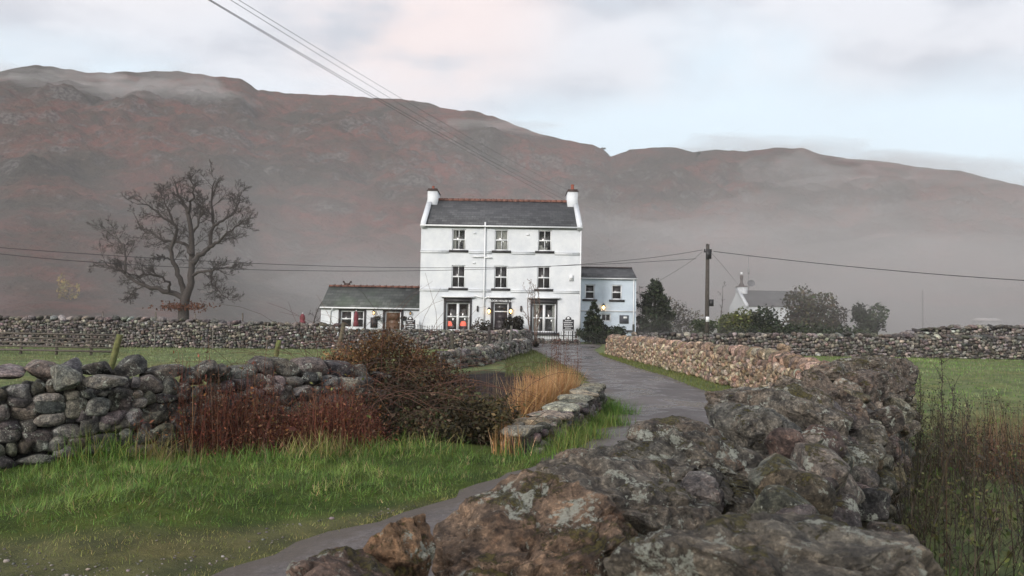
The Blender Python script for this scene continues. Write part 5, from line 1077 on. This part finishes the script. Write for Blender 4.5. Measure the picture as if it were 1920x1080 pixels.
reeds(.10, 1.35, 12.2, 16.0, 2300, .85, 'dry orange reeds leaning along the back of the bridge parapet', 74, line=True)
reeds(-1.65, -.95, 12.2, 12.9, 700, 1.15, 'orange dead grass spilling over the top of the bramble bush', 75, 'dead_grass')
reeds(-.12, .10, 9.2, 9.5, 70, .42, 'small upright straw tuft in front of the dark weedy bush', 76, 'straw_tuft', lean=.1)
g = np.random.default_rng(77); r = thing('dock_stems', (1.3, 15.6, .05), 'tall thin reddish dead dock stems rising above the orange reeds', 'plant'); mb = MB()
B = np.stack([g.uniform(.75, 1.5, 34), g.uniform(15.2, 16.6, 34), np.full(34, .0)], 1); tip = blades(mb, B, g.uniform(.8, 1.55, 34), .012, np.abs(g.normal(0, .05, 34)), pick([(.10, .05, .04), (.14, .08, .06)], 34, g), g, .2, segs=4, tip=.5); mb.build('stems', LEAF, r)
mb = MB(); i = g.integers(0, 34, 900); u = g.uniform(.55, 1, 900)[:, None]; leaves(mb, B[i] * (1 - u) + tip[i] * u + g.normal(0, .02, (900, 3)), .016, pick([(.11, .05, .035), (.08, .04, .03)], 900, g), g=g); mb.build('seed_heads', LEAF, r)
g = np.random.default_rng(78); r = thing('straw_stalks', (-.2, 14, 0), 'few tall straw coloured stalks before the dark bare earth', 'plant'); mb = MB(); B = np.stack([g.uniform(-.55, -.0, 26), g.uniform(13.6, 14.6, 26), np.full(26, -.15)], 1); blades(mb, B, g.uniform(.7, 1.15, 26), .011, np.abs(g.normal(.08, .06, 26)), pick([(.20, .14, .09), (.26, .19, .12)], 26, g), g, .4, segs=4); mb.build('stalks', LEAF, r)

# ================================================================== WEEDS ON THE PASTURE SIDE OF THE BOULDER WALL
g = np.random.default_rng(81)
def right_of_wall(n, y0, y1, w0, w1, g):
    y = y0 + (y1 - y0) * g.uniform(0, 1, n) ** .9; return np.stack([np.interp(y, NW[:, 1], NW[:, 0]) + .72 + w0 + (w1 - w0) * g.uniform(0, 1, n) ** 1.4, y, np.zeros(n)], 1)
WC = [(.035, .028, .022), (.05, .038, .028), (.028, .026, .02), (.06, .045, .03)]
n = 850; B = right_of_wall(n, 2.6, 9.5, 0, 2.6, g); B[:, 2] = gz(B[:, 0], B[:, 1]) - .03; mb = MB(); Hh = g.uniform(.35, 1.0, n) * (1 - .2 * (B[:, 0] > 5.4)); tip = blades(mb, B, Hh, .007, np.abs(g.normal(0, .24, n)), pick(WC, n, g, .3), g, .6, segs=4, tip=.35)
i = g.integers(0, n, 5200); u = g.uniform(.35, .98, 5200)[:, None]; q = B[i] * (1 - u) + tip[i] * u; blades(mb, q, g.uniform(.05, .24, 5200), .004, g.uniform(.3, .9, 5200), pick(WC, 5200, g, .3), g, .2, segs=2, tip=.4)
i = g.integers(0, n, 5200); q = tip[i] + g.normal(0, .05, (5200, 3)); leaves(mb, q, .012, pick(WC + [(.09, .085, .04)], 5200, g, .3), g=g)
i = g.integers(0, n, 46)
for j in i:      # flat greenish flower heads
    c = tip[j]; q = np.array([c + (.07 * math.cos(a) * k, .07 * math.sin(a) * k, g.normal(0, .006)) for a, k in zip(g.uniform(0, 6.3, 22), np.sqrt(g.uniform(0, 1, 22)))]); leaves(mb, q, .013, pick([(.16, .17, .06), (.12, .13, .05), (.17, .15, .07)], 22, g), up=1.2, g=g)
q = B[g.integers(0, n, 900)] + np.stack([g.normal(0, .06, 900), g.normal(0, .06, 900), g.uniform(.02, .4, 900)], 1); leaves(mb, q, .032, pick([(.05, .075, .025), (.07, .09, .03), (.10, .105, .035)], 900, g), g=g)
tag(mb.build('weeds', LEAF), kind='stuff')
for px, pyt, pyb, Yd, lab in ((1765, 673, 860, 7.0, 'tallest dark seeding stalk standing up against the pasture'), (1787, 725, 860, 7.2, 'dark bare stalk just right of the tallest seeding stalk'), (1690, 672, 800, 8.4, 'slanting twiggy stalk beside the end of the boulder wall'), (1814, 755, 870, 7.4, 'short thin stalk rising from the weeds before the russet clump'), (1725, 716, 850, 7.6, 'thin forked stalk between the slanting stalk and the tallest stalk')):
    a = P(px, pyt, Yd); z0 = float(gz(a[0], Yd)); g = np.random.default_rng(px); r = thing('weed_stalk', (a[0], Yd, z0), lab, 'plant', None); pts = [np.array((a[0] + g.normal(0, .05), Yd, z0 - .05))]; H = a[2] - z0
    for k in range(8): pts.append(np.array((pts[0][0] + (a[0] - pts[0][0]) * (k + 1) / 8 + g.normal(0, .006) - (.16 * (7 - k) / 8 * -1 if px == 1690 else 0), Yd + g.normal(0, .01), z0 + H * (k + 1) / 8)))
    mb = MB(); mb.tube(pts, np.linspace(.006, .003, 9), 4, (.035, .028, .022))
    for k in range(3, 9):
        for _ in range(2): d = np.array((g.normal(0, .07), g.normal(0, .07), g.uniform(.05, .14))); mb.tube([pts[k] - (0, 0, .05), pts[k] + d * .6, pts[k] + d], [.003, .0025, .002], 3, (.035, .028, .022), caps=False)
    mb.build('stem', BARK, r); q = np.array(pts)[g.integers(5, 9, 130)] + g.normal(0, 1, (130, 3)) * (.012, .012, .05); mb = MB(); leaves(mb, q, .009, pick([(.03, .024, .02), (.05, .036, .026)], 130, g), g=g); mb.build('seed_heads', LEAF, r)
r = reeds(4.9, 6.1, 7.6, 8.8, 750, .80, 'russet dead dock clump in the pasture weeds', 83, 'russet_clump', [(.17, .095, .06), (.20, .12, .08), (.13, .075, .05)], .006, .10)

# ================================================================== GRASS
def scatter(n, x0, x1, y0, y1, g): return np.stack([g.uniform(x0, x1, n), g.uniform(y0, y1, n)], 1)
g = np.random.default_rng(91)
LUSH = [(.095, .185, .034), (.125, .22, .044), (.068, .14, .028), (.165, .235, .060), (.105, .165, .055)]; YEL = [(.24, .235, .07), (.18, .205, .055), (.29, .255, .11)]; DEAD = [(.27, .21, .11), (.20, .16, .08)]
Q = scatter(300000, -7.2, 2.0, 4.2, 14.8, g); wy = np.interp(Q[:, 0], WL1[:, 0], WL1[:, 1]) - .36; dlq = xl(Q[:, 1]) - Q[:, 0]
ok = (dlq > -.03) & ((Q[:, 0] > -1.7) | (Q[:, 1] < wy)) & (Q[:, 0] > -.74 * Q[:, 1] - .4); px_ = np.interp(Q[:, 1], WP[:, 1], WP[:, 0]); ok &= ~((Q[:, 1] > 9.2) & (Q[:, 0] < px_ + .22))
Q = Q[ok]; dlq = dlq[ok]; nn = vnoise(Q, 1.6); n2_ = vnoise(Q, 5.0, 7.0); wf = np.interp(Q[:, 0], WFX[:, 0], WFX[:, 1]) - Q[:, 1]; wornq = (wf > .16 * nn + .10 * n2_).astype(float); keep = np.where(wornq > 0, np.where(dlq < .2 + .08 * n2_, .9, np.where(nn + .6 * n2_ > -.14, .95, .22)), 1.0)
k = g.uniform(0, 1, len(Q)) < keep; okk = ok; Q, dlq, wornq, nn, n2_ = Q[k], dlq[k], wornq[k], nn[k], n2_[k]; n = len(Q); base = np.stack([Q[:, 0], Q[:, 1], gz(Q[:, 0], Q[:, 1]) - .01], 1)
cl = pick(LUSH, n, g, .22); yl = pick(YEL, n, g, .2); f = np.clip(wornq * .75 + (nn > .35) * .2 + (dlq < .25) * .3, 0, 1)[:, None]; cl = cl * (1 - f) + yl * f; dd_ = g.uniform(0, 1, n) < .06 + .16 * (n2_ > .25); cl[dd_] = pick(DEAD, dd_.sum(), g)
Lq = np.where(wornq > 0, g.uniform(.02, .05, n), g.uniform(.04, .115, n) * (1 + .55 * nn) * np.clip(.55 + np.minimum(-wf[k], dlq + .1) * .8, .45, 1.15)); Lq *= np.where((Q[:, 1] > 9.0) & (Q[:, 0] > px_[ok][k] + .1), 1.5, 1)
mb = MB(); blades(mb, base, Lq, np.where(wornq > 0, .005, .0055), np.abs(g.normal(.62, .32, n)), cl * np.exp(.60 * n2_ + .35 * nn + .30 * vnoise(Q, 11.0, 3.0))[:, None], g, 1.0, az=9.0 * vnoise(Q, 2.3, 21.0) + g.normal(0, .9, n), segs=3)
# long tussocks at the foot of the dead stems, the wall and the parapet
def tuss(cx, cy, n, r_, L, cols):
    q = np.stack([cx + g.normal(0, r_, n), cy + g.normal(0, r_ * .6, n)], 1); b_ = np.stack([q[:, 0], q[:, 1], gz(q[:, 0], q[:, 1]) - .02], 1); blades(mb, b_, g.uniform(.6, 1.1, n) * L, .008, np.abs(g.normal(.3, .22, n)), pick(cols, n, g, .25), g, 1.1, segs=4)
for cx, cy, n, r_, L, c in ((-2.15, 8.5, 330, .22, .34, YEL + DEAD + LUSH[:1]), (-3.3, 8.45, 160, .3, .26, LUSH + DEAD), (-4.55, 8.25, 420, .25, .40, LUSH[:3] + YEL[:1]), (-5.7, 7.3, 300, .25, .30, YEL + [(.09, .08, .03)]), (-1.2, 9.1, 260, .35, .25, YEL + LUSH), (.75, 9.8, 420, .18, .42, YEL + LUSH), (1.05, 10.9, 520, .2, .36, YEL[:2] + LUSH), (1.55, 12.3, 520, .22, .34, LUSH[:1] + LUSH[2:3] + YEL[1:2]), (1.95, 13.9, 520, .18, .36, LUSH[:1] + LUSH[2:3]), (.35, 9.1, 260, .3, .30, LUSH), (-3.9, 8.4, 150, .2, .45, DEAD + YEL), (-2.9, 8.5, 200, .3, .28, LUSH), (-1.7, 8.8, 200, .25, .28, LUSH + YEL), (2.0, 14.9, 200, .12, .34, LUSH[:1] + LUSH[2:3])): tuss(cx, cy, n, r_, L, c)
tag(mb.build('verge_grass', LEAF), kind='stuff')
PST = [(.14, .185, .08), (.165, .205, .095), (.12, .165, .07), (.20, .21, .115)]
mb = MB(); Q = scatter(60000, -30, -.6, 9.5, 37, g); Q = Q[(Q[:, 1] > np.interp(Q[:, 0], WL1[:, 0], WL1[:, 1]) + .4) & (Q[:, 0] > -.78 * Q[:, 1] - .5) & (Q[:, 0] < np.interp(Q[:, 1], WS[:, 1], WS[:, 0]) - .3) & ((Q[:, 0] < -2.6) | (Q[:, 1] > 24))]; n = len(Q); nn = vnoise(Q, .5); b_ = np.stack([Q[:, 0], Q[:, 1], gz(Q[:, 0], Q[:, 1]) - .01], 1); blades(mb, b_, g.uniform(.04, .10, n) * (1 + .6 * nn), .006 + Q[:, 1] * .0007, np.abs(g.normal(.3, .2, n)), pick(PST, n, g, .25) * np.exp(.6 * nn + .3 * vnoise(Q, 2.0, 4.0))[:, None], g, .8, segs=2)
Q = scatter(70000, 1.2, 32, 2.4, 37.5, g); wl = np.interp(Q[:, 1], np.r_[NW[:, 1], WT[1:, 1]], np.r_[NW[:, 0], WT[1:, 0]]) + .45; Q = Q[(Q[:, 0] > wl) & (Q[:, 0] < .74 * Q[:, 1] + .6)]; n = len(Q); nn = vnoise(Q, .5); b_ = np.stack([Q[:, 0], Q[:, 1], gz(Q[:, 0], Q[:, 1]) - .01], 1); blades(mb, b_, g.uniform(.05, .11, n) * (1 + .6 * nn), .005 + Q[:, 1] * .0007, np.abs(g.normal(.3, .2, n)), pick(PST + LUSH[:2], n, g, .25) * np.exp(.6 * nn + .3 * vnoise(Q, 2.0, 4.0))[:, None], g, .8, segs=2)
Q = scatter(30000, 2.5, 6.4, 5, 38, g); wl = np.interp(Q[:, 1], np.r_[NW[:, 1], WT[1:, 1]], np.r_[NW[:, 0], WT[1:, 0]]) - .3; Q = Q[(Q[:, 0] < wl) & (Q[:, 0] > xr(Q[:, 1]) - .03)]; n = len(Q); b_ = np.stack([Q[:, 0], Q[:, 1], gz(Q[:, 0], Q[:, 1]) - .01], 1); blades(mb, b_, g.uniform(.05, .14, n), .006 + Q[:, 1] * .0005, np.abs(g.normal(.3, .2, n)), pick([(.13, .155, .045), (.16, .165, .055), (.105, .135, .036)], n, g, .2), g, .8, segs=2)
Q = scatter(5000, -.2, 2.4, 22, 41, g); Q = Q[(Q[:, 0] > np.interp(Q[:, 1], WS[:, 1], WS[:, 0]) + .3) & (Q[:, 0] < xl(Q[:, 1])) ]; n = len(Q); b_ = np.stack([Q[:, 0], Q[:, 1], gz(Q[:, 0], Q[:, 1]) - .01], 1); blades(mb, b_, g.uniform(.08, .25, n), .02, np.abs(g.normal(.3, .2, n)), pick([(.075, .095, .028), (.09, .10, .035)], n, g, .2), g, .8, segs=2)
tag(mb.build('pasture_grass', LEAF), kind='stuff')
# loose gravel on the worn margin
mb = MB(); Q = scatter(9000, -5.5, 1.2, 4.2, 9, g); dlq = xl(Q[:, 1]) - Q[:, 0]; wf2 = np.interp(Q[:, 0], WFX[:, 0], WFX[:, 1]) - Q[:, 1]; Q = Q[(dlq > .05) & (wf2 > .1)]; Q = Q[vnoise(Q, 1.6) + .6 * vnoise(Q, 5.0, 7.0) < -.05]; n = len(Q); s_ = .005 * np.exp(g.normal(0, .45, n)); stones(mb, np.stack([Q[:, 0], Q[:, 1], gz(Q[:, 0], Q[:, 1]) + s_ * .3], 1), np.stack([s_ * 1.3, s_, s_ * .7], 1), g.uniform(0, 6, n), pick([(.14, .125, .115), (.11, .10, .095), (.17, .155, .145), (.08, .07, .07)], n, g), 1, 3, g=g); tag(mb.build('gravel', attr_mat('gravel_chips'), smooth=False), kind='stuff')

# ================================================================== MIST BANKS
def drift(name, lo, hi, d0, zfall, nscale, seed, thr, col=(.90, .885, .89), step=1.0):
    """a bank of mist in a closed box: thickest at the ground, torn into drifts by noise, fading out before its own sides"""
    mb = MB(); mb.box(lo, hi); m = volume_mat('drifting_mist', col, 1.0); t = NT(m.node_tree); v = next(n for n in t.n if n.type == 'PRINCIPLED_VOLUME'); p = t.pos()
    sp = t.new('ShaderNodeSeparateXYZ'); t.link(p, sp.inputs[0]); x, y, z = sp.outputs
    mp = t.new('ShaderNodeMapping'); t.link(p, mp.inputs[0]); mp.inputs['Location'].default_value = (seed * 31.0, seed * 17.0, 0); mp.inputs['Scale'].default_value = (1, .8, 1.5); mp.inputs['Rotation'].default_value = (0, R(-28), 0)
    n = t.noise(nscale, 4, .6, mp.outputs[0], .5); w = t.sstep(n, thr - .10, thr + .16)
    zz = t.math('MULTIPLY', t.math('SUBTRACT', z, 1.0), -1.0 / zfall); fl = t.math('EXPONENT', t.math('MINIMUM', zz, 0.0)); hg = t.sstep(z, hi[2] * .55, hi[2] - 2, 1, 0)
    e = t.math('MULTIPLY', t.math('MULTIPLY', t.sstep(x, lo[0], lo[0] + 40), t.sstep(x, hi[0] - 40, hi[0], 1, 0)), t.math('MULTIPLY', t.sstep(y, lo[1], lo[1] + 45), t.sstep(y, hi[1] - 60, hi[1], 1, 0)))
    d = t.math('ADD', t.math('MULTIPLY', fl, t.math('ADD', .22, t.math('MULTIPLY', w, 1.0))), t.math('MULTIPLY', w, .03))
    t.link(t.math('MULTIPLY', t.math('MULTIPLY', d, t.math('MULTIPLY', e, hg)), d0), v.inputs['Density'])
    m.cycles.volume_step_rate = step
    tag(mb.build(name, m), kind='stuff')
drift('mist', (-330, 46, -2), (330, 350, 80), .0125, 12.5, .012, 1, .50)
mist(48, 92, 0, 64, 52, 17, .0125, 4, lump=.4)
def wisp(px, py, Yd, rx, ry, h, dens, seed, lump=.6):
    c = P(px, py, Yd); mist(c[0], c[1], c[2] - h * .3, rx, ry, h, dens, seed, lump=lump)
wisp(150, 180, 400, 60, 30, 16, .012, 11); wisp(330, 170, 400, 40, 24, 12, .012, 12); wisp(60, 160, 420, 50, 26, 14, .012, 13); wisp(930, 240, 430, 40, 14, 4, .02, 14)
wisp(1440, 281, 445, 60, 22, 9, .02, 15); wisp(1660, 310, 435, 70, 24, 9, .02, 16); wisp(1490, 330, 360, 26, 16, 16, .010, 17); wisp(1800, 335, 400, 60, 26, 16, .010, 18); wisp(1620, 345, 370, 26, 14, 12, .010, 19)
